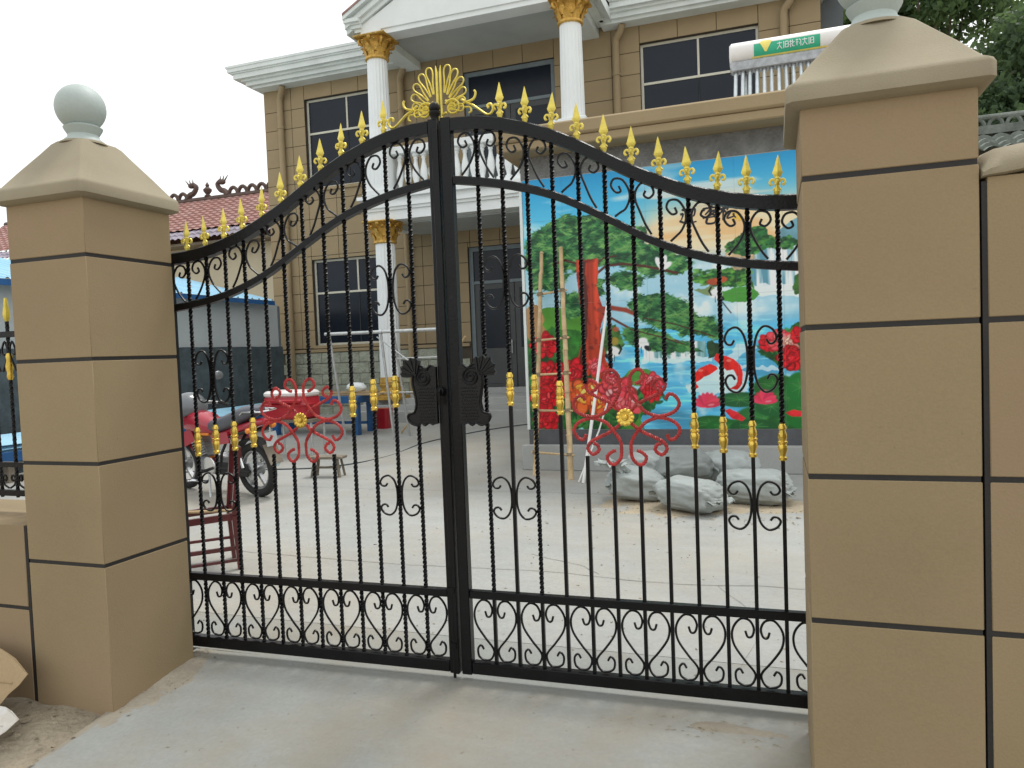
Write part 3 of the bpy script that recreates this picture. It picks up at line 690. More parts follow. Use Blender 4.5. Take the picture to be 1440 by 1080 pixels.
poly([(975,408),(1000,402),(1012,410),(1000,416)], (120,140,84), .9, 3)
ell(1005,396,9,4, (170,74,42)); ell(1014,393,7,3.5, (190,86,48))
poly([(1113,402),(1121,385),(1140,380),(1150,412),(1118,414)], (60,112,44), 1, 4, N4, .4)
# centre waterfall
ws = [(906,486),(925,481),(960,479),(992,480),(994,502),(955,505),(905,507)]
poly(ws, (120,172,176)); r = pmask(ws); comp(r[0], r[1]*np.clip((NV[r[0]]-.42)*6, 0, 1), (240,247,248)); comp(r[0], r[1]*np.clip((.40-NV[r[0]])*6, 0, 1), (60,96,92), .8)
poly([(900,504),(1000,501),(1000,508),(900,511)], (226,242,246), .8, 3)
poly([(992,484),(1000,478),(1012,482),(1014,500),(996,503)], (42,74,44), 1, 4, N4, .4)
poly([(1016,500),(1040,486),(1075,484),(1060,492),(1030,505),(1050,514),(1100,516),(1100,522),(1030,516)], (222,238,244), .75, 5)
poly([(960,540),(990,522),(1040,518),(1060,535),(1040,560),(990,560)], (232,242,246), .75, 9)
# left bank
poly([(734,442),(760,436),(800,432),(828,440),(830,520),(880,530),(900,560),(905,604),(734,604)], (84,150,52), 1, 4, N3, .25)
poly([(734,470),(800,462),(850,480),(860,530),(900,560),(880,604),(734,604)], (46,112,44), .9, 8, N4, .45)
poly([(736,442),(746,424),(758,432),(764,450),(772,470),(768,482),(740,482)], (178,138,92), 1, 4, NV, .45)
poly([(846,462),(866,456),(874,470),(880,484),(868,500),(850,500)], (70,112,52), 1, 4, N4, .5); ell(864,480,5,5,(190,150,60),.8); ell(866,463,4,3,(190,90,60),.8)
# pine: trunk, limbs, needle clumps
def needles(pts, n, top=(112,168,92), mid=(58,124,68), dark=(20,68,42)):
    poly(pts, (34,88,50), 1, 6, N2, .5); q = np.array(pts); x0, y0 = q.min(0); x1, y1 = q.max(0); r = pmask(pts, 9)
    for i in range(n):
        x, y = rng.uniform(x0-3, x1+3), rng.uniform(y0-3, y1+3); cx, cy = cv(x, y); iy, ix = int(cy)-r[0][0].start, int(cx)-r[0][1].start
        if not (0 <= iy < r[1].shape[0] and 0 <= ix < r[1].shape[1] and r[1][iy, ix] > .5): continue
        k = .5+(N4[int(cy), int(cx)]-.5)*2.6+.18*math.sin(y*.5+N2[int(cy), int(cx)]*14)
        c = top if k > .72 else (mid if k > .3 else dark)
        ell(x, y, rng.uniform(3, 6.5), rng.uniform(.5, 1.0), vary(c, .16), .75, rng.normal(0, .5), .6)
trunk = [(810,366),(840,364),(842,384),(839,402),(846,430),(856,434),(850,444),(844,462),(851,500),(862,532),(806,532),(817,490),(820,455),(814,420),(811,390)]
needles([(742,350),(752,328),(772,312),(796,302),(828,301),(858,308),(876,318),(900,318),(914,326),(908,342),(940,348),(968,362),(976,376),(962,386),(930,386),(900,382),(868,374),(830,378),(800,380),(770,392),(745,386),(736,368)], 5200)
needles([(744,392),(775,382),(800,390),(792,404),(765,410),(745,404)], 500); needles([(852,392),(880,380),(905,392),(902,404),(870,408)], 520)
needles([(786,418),(802,408),(820,416),(816,440),(800,446),(788,440)], 350); needles([(832,384),(850,396),(852,414),(838,420)], 240)
line([(840,384),(852,374),(876,371),(905,374),(932,379),(952,384)], 3.4, (84,40,30)); line([(815,372),(795,366),(778,372)], 3, (84,40,30)); line([(838,372),(850,362),(866,360)], 2.2, (84,40,30))
poly(trunk, (190,62,36), 1, 1.5, NV, .35); r = pmask(trunk, 1.5); comp(r[0], r[1]*np.clip((N4[r[0]]-.55)*5, 0, 1), (112,32,22), .8)
poly([(814,368),(822,368),(826,420),(826,470),(820,528),(812,528),(819,480),(818,420)], (60,30,24), .75, 1.5)
line([(842,436),(860,433),(880,436),(905,446)], 6, (150,60,44)); line([(905,446),(935,452),(965,462),(1004,472)], 2.5, (80,40,30)); line([(848,441),(868,452),(886,462),(930,472),(960,482)], 3, (104,48,38))
needles([(884,428),(898,414),(920,411),(945,417),(968,432),(992,444),(1012,458),(1014,470),(996,476),(962,470),(930,462),(902,448)], 1500, (104,158,84))
needles([(876,464),(905,460),(940,472),(968,484),(984,493),(955,497),(915,492),(884,482)], 800, (104,158,84))
line([(905,447),(950,456),(1004,473)], 1.6, (70,36,28)); line([(886,463),(930,474),(962,484)], 1.6, (80,40,30))
# birds
def bird(x, y, s=1., f=1):
    ell(x, y, 7*s, 5*s, (244,246,248), 1, .5*f); ell(x-5*f*s, y+4*s, 5*s, 3*s, (236,240,244), 1, .8*f)
    line([(x+6*f*s, y+3*s), (x+9*f*s, y-3*s), (x+6*f*s, y-8*s)], 2.2*s, (20,22,28)); ell(x-8*f*s, y+7*s, 4*s, 2.5*s, (22,26,34), 1, .6); line([(x, y+5*s), (x, y+13*s)], .9, (40,40,40))
bird(864,494,1.1); bird(902,482,1.1,-1); bird(1006,412,1.0,-1); line([(1012,420),(1028,440)], 1.6, (40,50,60))
for dx, dy, an in ((-3,-2,1.1),(3,-4,-1.2),(6,2,-.5)): ell(930+dx, 372+dy, 8, 3.5, (240,242,244), 1, an)
# leaping carp
poly([(975,526),(984,517),(998,512),(1007,516),(1009,520),(998,526),(990,530),(985,534),(979,538),(984,545),(976,548),(973,542)], (226,36,30), 1, 1.5, N4, .35)
poly([(1003,505),(1008,497),(1020,500),(1032,504),(1041,513),(1045,526),(1043,540),(1036,548),(1025,548),(1034,541),(1037,530),(1031,520),(1022,522),(1012,514)], (226,36,30), 1, 1.5, N4, .35)
ell(985,521,3,1.5,(252,150,130),.7); ell(1025,507,3,1.5,(252,150,130),.7)
# lotus pond
def pad(x, y, rx, ry, a=0.):
    ell(x, y, rx, ry, vary((34,104,50), .12), 1, a, .12); ell(x-rx*.1, y-ry*.25, rx*.7, ry*.5, (64,140,66), .5, a, .8)
    for k in range(7): 
        an = 2*PI*k/7; line([(x, y), (x+rx*.85*math.cos(an), y+ry*.85*math.sin(an))], .7, (86,156,84), .5)
for a_ in ((1090,545,22,14),(1110,560,24,18),(1040,562,24,8),(1075,588,30,14),(1110,594,22,12),(1000,596,22,9),(1020,600,20,8),(1060,600,24,8),(1145,580,30,20),(1180,556,34,16),(1240,590,40,16),(1085,572,16,10),(1125,545,14,16)): pad(*a_)
def lotus(x, y, s):
    for k in range(9):
        an = -PI/2+(k-4)*.36; ell(x+math.cos(an)*6*s, y+math.sin(an)*6*s, 7*s, 2.6*s, vary((232,60,92), .12), 1, an, .2); ell(x+math.cos(an)*4*s, y+math.sin(an)*4*s, 3*s, 1*s, (252,170,180), .6, an)
lotus(995,570,1.25); lotus(1076,565,1.15)
poly([(1018,578),(1026,575),(1038,580),(1048,588),(1044,592),(1030,588)], (226,44,52), 1, 1.2, N4, .3); poly([(1104,581),(1115,576),(1127,578),(1132,586),(1114,587)], (226,44,52), 1, 1.2, N4, .3)
# peonies and their leaves
def inside(pts, x, y):
    c = False
    for i in range(len(pts)):
        (ax, ay), (bx_, by) = pts[i], pts[(i+1) % len(pts)]
        if (ay > y) != (by > y) and x < (bx_-ax)*(y-ay)/(by-ay)+ax: c = not c
    return c
def foliage(pts, n=260):
    poly(pts, (30,92,40), 1, 5, N4, .5); q = np.array(pts); x0, y0 = q.min(0); x1, y1 = q.max(0)
    for i in range(n):
        x, y = rng.uniform(x0, x1), rng.uniform(y0, y1)
        if inside(pts, x, y): ell(x, y, rng.uniform(3, 7), rng.uniform(1.2, 2.4), vary((60,128,56) if rng.random() < .5 else (20,72,36), .2), .75, rng.uniform(0, 3))
def peony(x, y, R, o, m, i_):
    sq = rng.uniform(.78, .95); ph = rng.uniform(0, 6)
    for k in range(9):                                   # loose outer petals of unequal size
        an = 2*PI*k/9+ph+rng.uniform(-.2, .2); r0 = R*rng.uniform(.55, .85); px, py = x+math.cos(an)*r0, y+math.sin(an)*r0*sq
        ell(px, py, R*rng.uniform(.30, .46), R*rng.uniform(.26, .36), vary([q*.62 for q in o], .12), 1, an, .15)
        ell(px+math.cos(an)*R*.03, py+math.sin(an)*R*.03, R*rng.uniform(.28, .40), R*rng.uniform(.2, .3), vary(o, .12), 1, an, .25)
        ell(px+math.cos(an)*R*.2, py+math.sin(an)*R*.18, R*.07, R*.2, [min(255, q*1.1+30) for q in o], .6, an, .7)
    for k in range(34):                                  # ruffled heart of the flower
        an = rng.uniform(0, 2*PI); rr = R*.62*math.sqrt(rng.random()); px, py = x+math.cos(an)*rr, y+math.sin(an)*rr*sq-.05*R; a2 = an+PI/2+rng.uniform(-.6, .6)
        c = o if rng.random() < .35 else (m if rng.random() < .75 else i_)
        ell(px, py, R*rng.uniform(.16, .28), R*rng.uniform(.09, .15), vary([q*.68 for q in o], .1), .9, a2, .2); ell(px, py-R*.02, R*rng.uniform(.14, .25), R*rng.uniform(.06, .12), vary(c, .1), 1, a2, .35)
foliage([(736,482),(756,474),(776,500),(796,512),(812,528),(846,534),(862,542),(900,548),(925,535),(935,560),(905,585),(870,604),(736,604)], 650)
poly([(872,532),(885,520),(900,516),(915,522),(922,534),(905,542),(880,542)], (84,148,62), 1, 2, N4, .2)
RED = ((205,18,32), (226,30,44), (244,72,80)); ORG = ((236,92,40), (252,176,60), (255,224,120)); PNK = ((228,66,78), (246,124,130), (255,186,182))
for (x, y, R, p) in ((766,486,17,RED),(772,528,20,RED),(800,522,19,RED),(766,560,20,RED),(786,548,14,RED),(770,590,17,RED),(838,515,11,PNK),(916,540,16,PNK),(918,552,13,RED),(822,555,25,ORG),(842,565,17,ORG),(868,552,23,PNK),(880,568,19,PNK),(858,535,12,PNK)): peony(x, y, R, *p)
foliage([(1066,495),(1080,480),(1105,465),(1126,455),(1180,460),(1180,530),(1126,525),(1095,515)], 220)
for (x, y, R, p) in ((1082,482,13,RED),(1097,478,15,PNK),(1109,483,12,((240,150,140),(250,200,180),(252,226,200))),(1112,502,17,RED),(1126,470,12,RED),(1150,490,20,RED),(1180,520,22,PNK)): peony(x, y, R, *p)
# far right of the picture, out of sight behind the gate pillar: bank and water go on
poly([(1190,420),(1230,400),(1260,400),(1260,470),(1200,450)], (70,140,60), 1, 8, N3, .3)
img = np.clip(img, 0, 255)/255
limg = np.where(img <= .04045, img/12.92, ((img+.055)/1.055)**2.4)
limg = np.minimum(limg*1.02+.003, .86)
NCX, NCZ = 8, 6; tw_, th_ = (MX1-MX0)/NCX, (MZ1-MZ0)/NCZ
mural = MB().box((MX0-.02, 7.004, MZ0-.004), (MX1+.01, 7.011, MZ1+.01)).build('mural', M_cement, ter, 0)
MB().box((-1.885, 6.985, .592), (-1.845, 7.012, 4.27)).build('edge_trim', M_whitew, mural)
res = 80; g = .0012
for jz in range(NCZ):
    for ix in range(NCX):
        xa, za = MX0+ix*tw_+g, MZ0+jz*th_+g; xb, zb = xa+tw_-2*g, za+th_-2*g
        r_ = res if xa < 2.1 else 24
        X = np.linspace(xa, xb, r_); Z = np.linspace(za, zb, r_); GX, GZ = np.meshgrid(X, Z)
        V = np.stack([GX.ravel(), np.full(GX.size, 7.0), GZ.ravel()], 1)
        idx = np.arange(r_*r_).reshape(r_, r_); F = np.stack([idx[:-1,:-1].ravel(), idx[:-1,1:].ravel(), idx[1:,1:].ravel(), idx[1:,:-1].ravel()], 1)
        b0 = len(V); V = np.vstack([V, [[xa,7.0035,za],[xb,7.0035,za],[xb,7.0035,zb],[xa,7.0035,zb]]]); c = [idx[0,0], idx[0,-1], idx[-1,-1], idx[-1,0]]
        Fl = F.tolist()+[[c[0], b0, b0+1, c[1]], [c[1], b0+1, b0+2, c[2]], [c[2], b0+2, b0+3, c[3]], [c[3], b0+3, b0, c[0]]]
        me = bpy.data.meshes.new('mural_tile'); V[:,0] -= ter.location[0]; V[:,1] -= ter.location[1]
        me.from_pydata(V.tolist(), [], Fl)
        cxp = np.clip(((GX-MX0)*S_), 0, WW-1.01).ravel(); cyp = np.clip(((MZ1-GZ)*S_), 0, HH-1.01).ravel()
        i0, j0 = cxp.astype(int), cyp.astype(int); i1, j1 = np.minimum(i0+1, WW-1), np.minimum(j0+1, HH-1); fx, fy = (cxp-i0)[:, None], (cyp-j0)[:, None]
        colr = (limg[j0,i0]*(1-fx)+limg[j0,i1]*fx)*(1-fy)+(limg[j1,i0]*(1-fx)+limg[j1,i1]*fx)*fy
        colr = np.vstack([colr, np.full((4, 3), .3)]); a = me.color_attributes.new('paint', 'FLOAT_COLOR', 'POINT')
        a.data.foreach_set('color', np.hstack([colr, np.ones((len(colr), 1))]).astype(np.float32).ravel())
        me.materials.append(M_mural); inst('mural_tile', me, mural)
# brushed characters and yellow seal
GL = {0: [[(.12,.9),(.22,.78)], [(.04,.58),(.2,.6),(.12,.25)], [(.02,.2),(.25,.08),(.6,.02),(1.0,.08)], [(.52,.95),(.38,.82),(.36,.4),(.52,.5)], [(.62,.82),(.86,.84),(.84,.48),(.74,.42)], [(.64,.86),(.64,.2)]],
      1: [[(.5,1.02),(.52,.9)], [(.12,.72),(.12,.86),(.92,.88),(.84,.7)], [(.46,.8),(.18,.5)], [(.4,.68),(.72,.7),(.5,.48),(.08,.3)], [(.42,.58),(.95,.34)], [(.32,.34),(.3,.02),(.72,.02),(.74,.34),(.32,.34)]],
      2: [[(.02,.68),(.45,.72)], [(.26,.98),(.27,.0)], [(.27,.68),(.02,.32)], [(.28,.62),(.46,.42)], [(.6,.95),(.46,.58)], [(.74,.95),(1.0,.6)], [(.7,.55),(.5,.12),(.9,.2)], [(.82,.36),(.98,.06)]]}
let = MB()
for gi, (x0, z0, s) in enumerate(((.43,3.43,.235), (.725,3.405,.25), (.95,3.43,.235))):
    for st in GL[gi]:
        P = cr([(x0+s*(u+.08*(v-.5)), 6.997, z0+s*.95*v) for u, v in st], 4); n = len(P)
        let.tube(P, [.0165*(1.15-.55*i/max(1, n-1)) for i in range(n)], 6, flat=.25)
let.build('brush_lettering', M_ink, mural)
sl_ = MB()
for (a, b) in (((1.13,3.49),(1.25,3.49)), ((1.13,3.44),(1.25,3.44)), ((1.165,3.53),(1.165,3.40)), ((1.215,3.53),(1.215,3.40)), ((1.13,3.53),(1.25,3.40))): sl_.tube([(a[0], 6.997, a[1]), (b[0], 6.997, b[1])], .009, 6, flat=.3)
sl_.build('seal_mark', M_seal, mural)
# ================================================================== SOLAR WATER HEATER on the flat roof
t = thing('solar_water_heater', 'white solar water heater with silver tubes standing on the flat roof of the outbuilding', 'water heater', (1.9, 8.7, 4.56))
TY, TZ, TR = 8.72, 6.19, .19
MB().lathe([(.0,1.06), (.16,1.07), (TR,1.10), (TR,2.98), (.16,3.01), (0,3.02)], (0, TY, TZ), 32, 'x').build('tank', M_whitepl, t, 40)
MB().box((1.08, TY-.19, TZ-.29), (3.0, TY+.0, TZ-.13), .02).build('manifold', M_alloy, t)
for k in range(18):
    x = 1.16+.103*k
    MB().tube([(x, TY-.1, TZ-.25), (x-.005, TY-.95, 4.72)], .03, 10).build('tube', M_tubes, t)
    MB().tube([(x, TY-.105, TZ-.262), (x, TY-.16, TZ-.34)], .037, 10).build('tube_collar', M_alloy, t)
fr = MB()
for x in (1.3, 2.2, 2.85): fr.obox((x, TY+.12, TZ-.2), (x, TY+.35, 4.56), .03, .03).obox((x, TY-.05, TZ-.3), (x, TY-1.0, 4.6), .03, .03).obox((x, TY-1.0, 4.6), (x, TY+.35, 4.6), .03, .03)
fr.box((1.1, TY-1.02, 4.58), (3.0, TY-.92, 4.70)); fr.build('support_frame', M_steel, t)
def on_tank(x0, x1, a0, a1, rr, m, name, par, n=8):
    V = []; F = []
    for i in range(n+1):
        a = a0+(a1-a0)*i/n
        for x in (x0, x1): V.append((x, TY-math.cos(a)*rr, TZ+math.sin(a)*rr))
    for i in range(n): F.append((2*i, 2*i+1, 2*i+3, 2*i+2))
    return MB().add(V, F).build(name, m, par)
bn = on_tank(1.43, 2.36, -.55, .42, TR+.004, M_green, 'banner', t)
on_tank(1.40, 2.50, -.78, -.552, TR+.005, M_yellow, 'banner_stripe', bn)
def tp(x, a): return (x, TY-math.cos(a)*(TR+.009), TZ+math.sin(a)*(TR+.009))
V = []; F = []
for i in range(11):
    a_ = .66-.96*i/10; hwid = np.interp(a_, [-.3, .42, .66], [.012, .085, .062]); V += [tp(1.60-hwid, a_), tp(1.60, a_), tp(1.60+hwid, a_)]
for i in range(10): F += [(3*i, 3*i+1, 3*i+4, 3*i+3), (3*i+1, 3*i+2, 3*i+5, 3*i+4)]
MB().add(V, F).build('banner_emblem', M_yellow, bn)
lt = MB(); r_ = random.Random(4)
GS = [[((0,.8),(1,.8)), ((.5,1),(.5,.45)), ((.5,.45),(0,0)), ((.5,.45),(1,0))], [((.1,1),(.1,0)), ((.4,.9),(1,.9)), ((.4,.1),(1,.1)), ((.4,.9),(.4,.1)), ((1,.9),(1,.1)), ((.4,.5),(1,.5))],
      [((.0,.75),(.45,.75)), ((.2,1),(.2,0)), ((0,.3),(.45,.45)), ((.6,1),(.6,.1)), ((.6,.1),(1,.1)), ((.6,.55),(1,.7))], [((0,.9),(.45,.9)), ((.25,1),(.2,.1)), ((.0,.5),(.5,.55)), ((.6,.95),(.95,.8)), ((.95,.8),(1,0)), ((.65,.4),(.8,.3))]]
for k in range(6):
    x0 = 1.76+.088*k
    for a, b in GS[k % 4]: lt.tube([tp(x0+.07*a[0], -.28+.52*a[1]), tp(x0+.07*b[0], -.28+.52*b[1])], .006, 4)
lt.build('banner_lettering', M_white, bn, 0)

# ================================================================== ANNEX ALONG THE LEFT OF THE YARD
t = thing('shed', 'pale grey shed with blue sheet roof and dark lower wall along the yard side', 'shed', (-11.5, 8, 0))
MB().box((-13.6, 1.0, -.1), (-10.72, 13.1, 3.26)).build('wall', M_annex, t)
V = []; F = []; ny, nz = 60, 7
for j in range(ny+1):
    for k in range(nz+1):
        V.append((-10.672-.02*mnoise.noise(Vector((j*.5, k*.7, 3))), .9+12.3*j/ny, -.05+2.19*k/nz+(.02*mnoise.noise(Vector((j*.9, 1, 1))) if k == nz else 0)))
for j in range(ny):
    for k in range(nz): a = j*(nz+1)+k; F.append((a, a+1, a+nz+2, a+nz+1))
b0 = len(V); V += [(-10.73, V[j*(nz+1)+nz][1], V[j*(nz+1)+nz][2]) for j in range(ny+1)]
for j in range(ny): F.append((j*(nz+1)+nz, b0+j, b0+j+1, (j+1)*(nz+1)+nz))
MB().add(V, F).build('lower_wall_coat', M_annexd, t)
MB().box((-10.725, 13.1, 0), (-10.69, 13.16, 3.2)).build('corner_strip', M_wing, t)
rf = MB(); prof = []
y = .6; V = []; F = []
ysr = []
while y < 12.4: ysr += [(y, 0), (y+.17, 0), (y+.195, .03), (y+.235, .03), (y+.26, 0)]; y += .26
for (yy_, dz) in ysr:
    V.append((-10.42, yy_, 3.30+dz)); V.append((-13.4, yy_, 4.08+dz))
for i in range(len(ysr)-1): F.append((2*i, 2*i+1, 2*i+3, 2*i+2))
rf.add(V, F); rf.build('roof_sheet', M_blue, t, 0)
MB().box((-10.46, .6, 3.19), (-10.41, 12.6, 3.295)).build('eave_trim', M_blued, t)
# long stack of blue sheets lying along the shed
t = thing('roofing_sheet_stack', 'long low stack of light blue roofing sheets lying in front of the dark shed wall', 'roofing sheets', (-9.9, 8.2, 0))
for k in range(5):
    V = []; F = []; z0 = .62+.028*k; a = rng.uniform(-.04, .04)
    xs2 = np.linspace(-10.35, -9.72, 19)
    for i, x in enumerate(xs2):
        dz = .016 if i % 3 == 1 else 0
        for yy_ in np.linspace(4.4, 12.0, 12): V.append((x+a, yy_+a, z0+dz+.012*math.sin(yy_*1.3+k)-.12*(i/18)))
    for i in range(18):
        for j in range(11): F.append((i*12+j, i*12+j+1, (i+1)*12+j+1, (i+1)*12+j))
    MB().add(V, F).build('sheet', M_blue, t, 0)
MB().box((-10.3, 4.35, .33), (-9.70, 12.05, .5), .01).build('bundle_base', M_blued, t)
for yy_ in (4.8, 7, 9.4, 11.6): MB().box((-10.25, yy_, .0), (-9.76, yy_+.14, .33)).build('bearer', M_greywood, t)
# blue bench with boards
t = thing('workbench', 'dark blue steel bench with legs in front of the villa, boards lying on it', 'bench', (-7.5, 10.6, .1))
MB().box((-9.0, 10.3, .80), (-6.75, 11.1, .95), .01).build('bench_top', M_blued, t)
for (x, y) in ((-6.85, 10.4), (-6.85, 11.0), (-8.9, 10.4), (-8.9, 11.0)): MB().box((x-.07, y-.07, .1), (x+.07, y+.07, .8), .008).build('leg', M_blued, t)
MB().box((-8.9, 10.9, .3), (-6.9, 10.96, .36)).build('stretcher', M_blued, t)
for k, (xa, xb, y, z, a) in enumerate(((-8.9,-6.3,10.5,.955,.03), (-8.8,-6.0,10.75,.957,-.02), (-8.6,-6.5,10.62,1.0,.06))):
    o = MB().obox((xa, y, z+.02), (xb, y+a*2, z+.02), .18, .035).build('board', M_wood, None); tag(o, ('pale board lying nearest on the blue bench', 'longest pale board jutting past the blue bench', 'top pale board of those on the blue bench')[k], 'board', 'boards on the blue bench')
o = MB().sphere((-7.0, 10.7, 1.12), .2, 14, 9, (1.2, .8, .55), lambda d: d*(1+.15*mnoise.noise(d*3))).build('plastic_bag', M_whitew, None); tag(o, 'crumpled whitish bag resting on the boards of the blue bench', 'bag')
# red moulded cool box, the pale reflection on its top painted as white plastic
t = thing('cool_box', 'rounded red plastic box with a painted pale reflection on top, behind the motorcycle seat', 'box', (-6.65, 8.0, .0))
def rbox(x0, x1, y0, y1, zs, r):
    rings = []
    for (z, e) in zs:
        ring = []
        for (cx, cy, a0) in ((x1-r, y1-r, 0), (x0+r, y1-r, PI/2), (x0+r, y0+r, PI), (x1-r, y0+r, 3*PI/2)):
            for i in range(5): a = a0+i*PI/8; ring.append((cx+(r+e)*math.cos(a), cy+(r+e)*math.sin(a), z))
        rings.append(ring)
    return rings
MB().loft(rbox(-7.2, -6.28, 7.7, 8.3, ((.70,-.04), (.74,0), (.92,.01), (.94,.03), (.97,.03), (.99,.01), (1.08,.0), (1.12,-.03)), .16)).build('body', M_redpl, t, 40)
MB().loft(rbox(-7.18, -6.30, 7.72, 8.28, ((1.10,-.0), (1.13,.035), (1.17,.04), (1.20,.01), (1.22,-.06)), .16)).build('sheen_top', M_whitepl, t, 40)
MB().box((-7.0, 7.6, 1.0), (-6.3, 7.68, 1.06), .015).build('handle', M_redpl, t)
tt_ = thing('trestle', 'grey steel trestle under the red plastic box', 'trestle', (-6.65, 8.0, .0))
MB().box((-7.15, 7.75, .64), (-6.17, 8.25, .695)).build('top_board', M_greywood, tt_)
for (x, y) in ((-7.1, 7.8), (-6.22, 7.8), (-7.1, 8.2), (-6.22, 8.2)): MB().tube([(x, y, .64), (x, y, .03)], .022, 8).build('leg', M_steel, tt_)

# ================================================================== RED TILED HOUSE, far left
t = thing('tiled_house', 'old cream house with a red tiled roof and dragon ridge ornaments beyond the shed', 'house', (-20, 20, 0))
MB().box((-31, 18.7, 0), (-13.2, 23.5, 6.05)).build('wall', M_cream, t)
def tiles(x0, x1, P, nrow, pitch, depth, m, name, skew=0.):
    V = []; F = []; nx = int((x1-x0)/pitch*4)
    for r in range(nrow):
        f0, f1 = r/nrow, (r+1)/nrow
        for e, f in ((0, f0), (1, f1)):
            y = P[0][0]+(P[1][0]-P[0][0])*f; z = P[0][1]+(P[1][1]-P[0][1])*f+(.055 if e == 0 else 0)
            for i in range(nx+1):
                x = x0+(x1-x0)*i/nx; V.append((x+skew*f, y, z+depth*abs(math.sin(PI*(x-x0)/pitch))))
        b = r*2*(nx+1)
        for i in range(nx): F.append((b+i, b+i+1, b+nx+1+i+1, b+nx+1+i))
        if r:
            p_ = (2*r-1)*(nx+1)
            for i in range(nx): F.append((p_+i, p_+i+1, b+i+1, b+i))
    o = MB().add(V, F).build(name, m, t, 30); o['kind'] = 'stuff'; return o
tiles(-31, -13.0, ((18.25, 6.5), (21.2, 8.30)), 13, .34, .05, M_tile, 'roof_tiles')
tiles(-31, -13.0, ((17.75, 6.08), (18.3, 6.48)), 2, .26, .08, M_tilep, 'eave_tiles', .25)
MB().box((-31, 18.0, 5.98), (-13.0, 18.7, 6.07)).build('eave_board', M_greywood, t)
rd = MB().tube([(-31, 21.25, 8.36), (-13, 21.25, 8.36)], .13, 8).box((-31, 21.17, 8.2), (-13, 21.33, 8.34))
rd.build('ridge', M_ridge, t)
MB().prism([(21.2, 8.3), (23.9, 6.3), (23.9, 6.2), (21.2, 8.2)], -31, -13, 'yz').build('rear_slope', M_tile, t)
orn = [(-21.9,'l'),(-21.45,'l'),(-21.0,'l'),(-20.55,'d'),(-19.75,'f'),(-19.0,'e'),(-18.5,'l'),(-18.05,'l'),(-17.6,'l'),(-17.15,'l'),(-16.7,'l')]
for x, k in orn:
    b = MB()
    if k == 'l':
        b.tube([(x-.2*math.cos(PI*i/10), 21.25, 8.44+.27*math.sin(PI*i/10)) for i in range(11)], .075, 7); b.build('ridge_loop', M_ridge, t)
    elif k == 'f':
        b.lathe([(.1,8.42), (.14,8.5), (.07,8.56), (.16,8.68), (.17,8.76), (.06,8.86), (.08,8.93), (.01,9.05)], (x,21.25,0), 10).build('ridge_finial', M_ridge, t)
    else:
        s = 1 if k == 'd' else -1
        P = cr([(x-s*.25,21.25,8.42), (x-s*.1,21.25,8.6), (x+s*.1,21.25,8.68), (x+s*.25,21.25,8.9), (x+s*.08,21.25,9.05)], 4)
        b.tube(P, [.13-.05*i/len(P) for i in range(len(P))], 7); b.sphere((x+s*.02,21.25,8.98), .14, 8, 6, (1.2,.8,.8))
        for q in (-.15,0,.15): b.tube([(x+q*.6,21.25,9.0), (x+q*1.3-s*.1,21.25,9.24)], [.04,.008], 5)
        b.build('ridge_dragon', M_ridge, t)

# ================================================================== NEIGHBOUR'S GREY TILED WALL on the right
t = thing('tiled_wall', 'old wall capped by a weathered grey tile roof behind the right boundary wall', 'wall', (6, 9, 0))
MB().box((4.1, 9.0, 0), (9.5, 9.4, 4.25)).build('wall', M_cement, t)
o_ = t
tiles(4.0, 9.6, ((8.55, 4.25), (9.2, 4.62)), 4, .22, .06, M_greytile, 'cap_tiles')
MB().prism([(9.2, 4.62), (9.85, 4.2), (9.85, 4.1), (9.2, 4.5)], 4.0, 9.6, 'yz').build('rear_slope', M_greytile, t)
MB().box((3.95, 9.1, 4.66), (9.65, 9.32, 4.78)).build('ridge', M_greytile, t)
for k in range(24):
    x = 4.05+.23*k
    MB().tube([(x-.09*math.cos(PI*i/8), 9.2, 4.78+.12*math.sin(PI*i/8)) for i in range(9)], .028, 6).build('ridge_tile', M_greytile, t)
MB().tube([(3.95, 9.2, 4.92), (9.65, 9.2, 4.92)], .04, 8).build('ridge_cap', M_greytile, t)

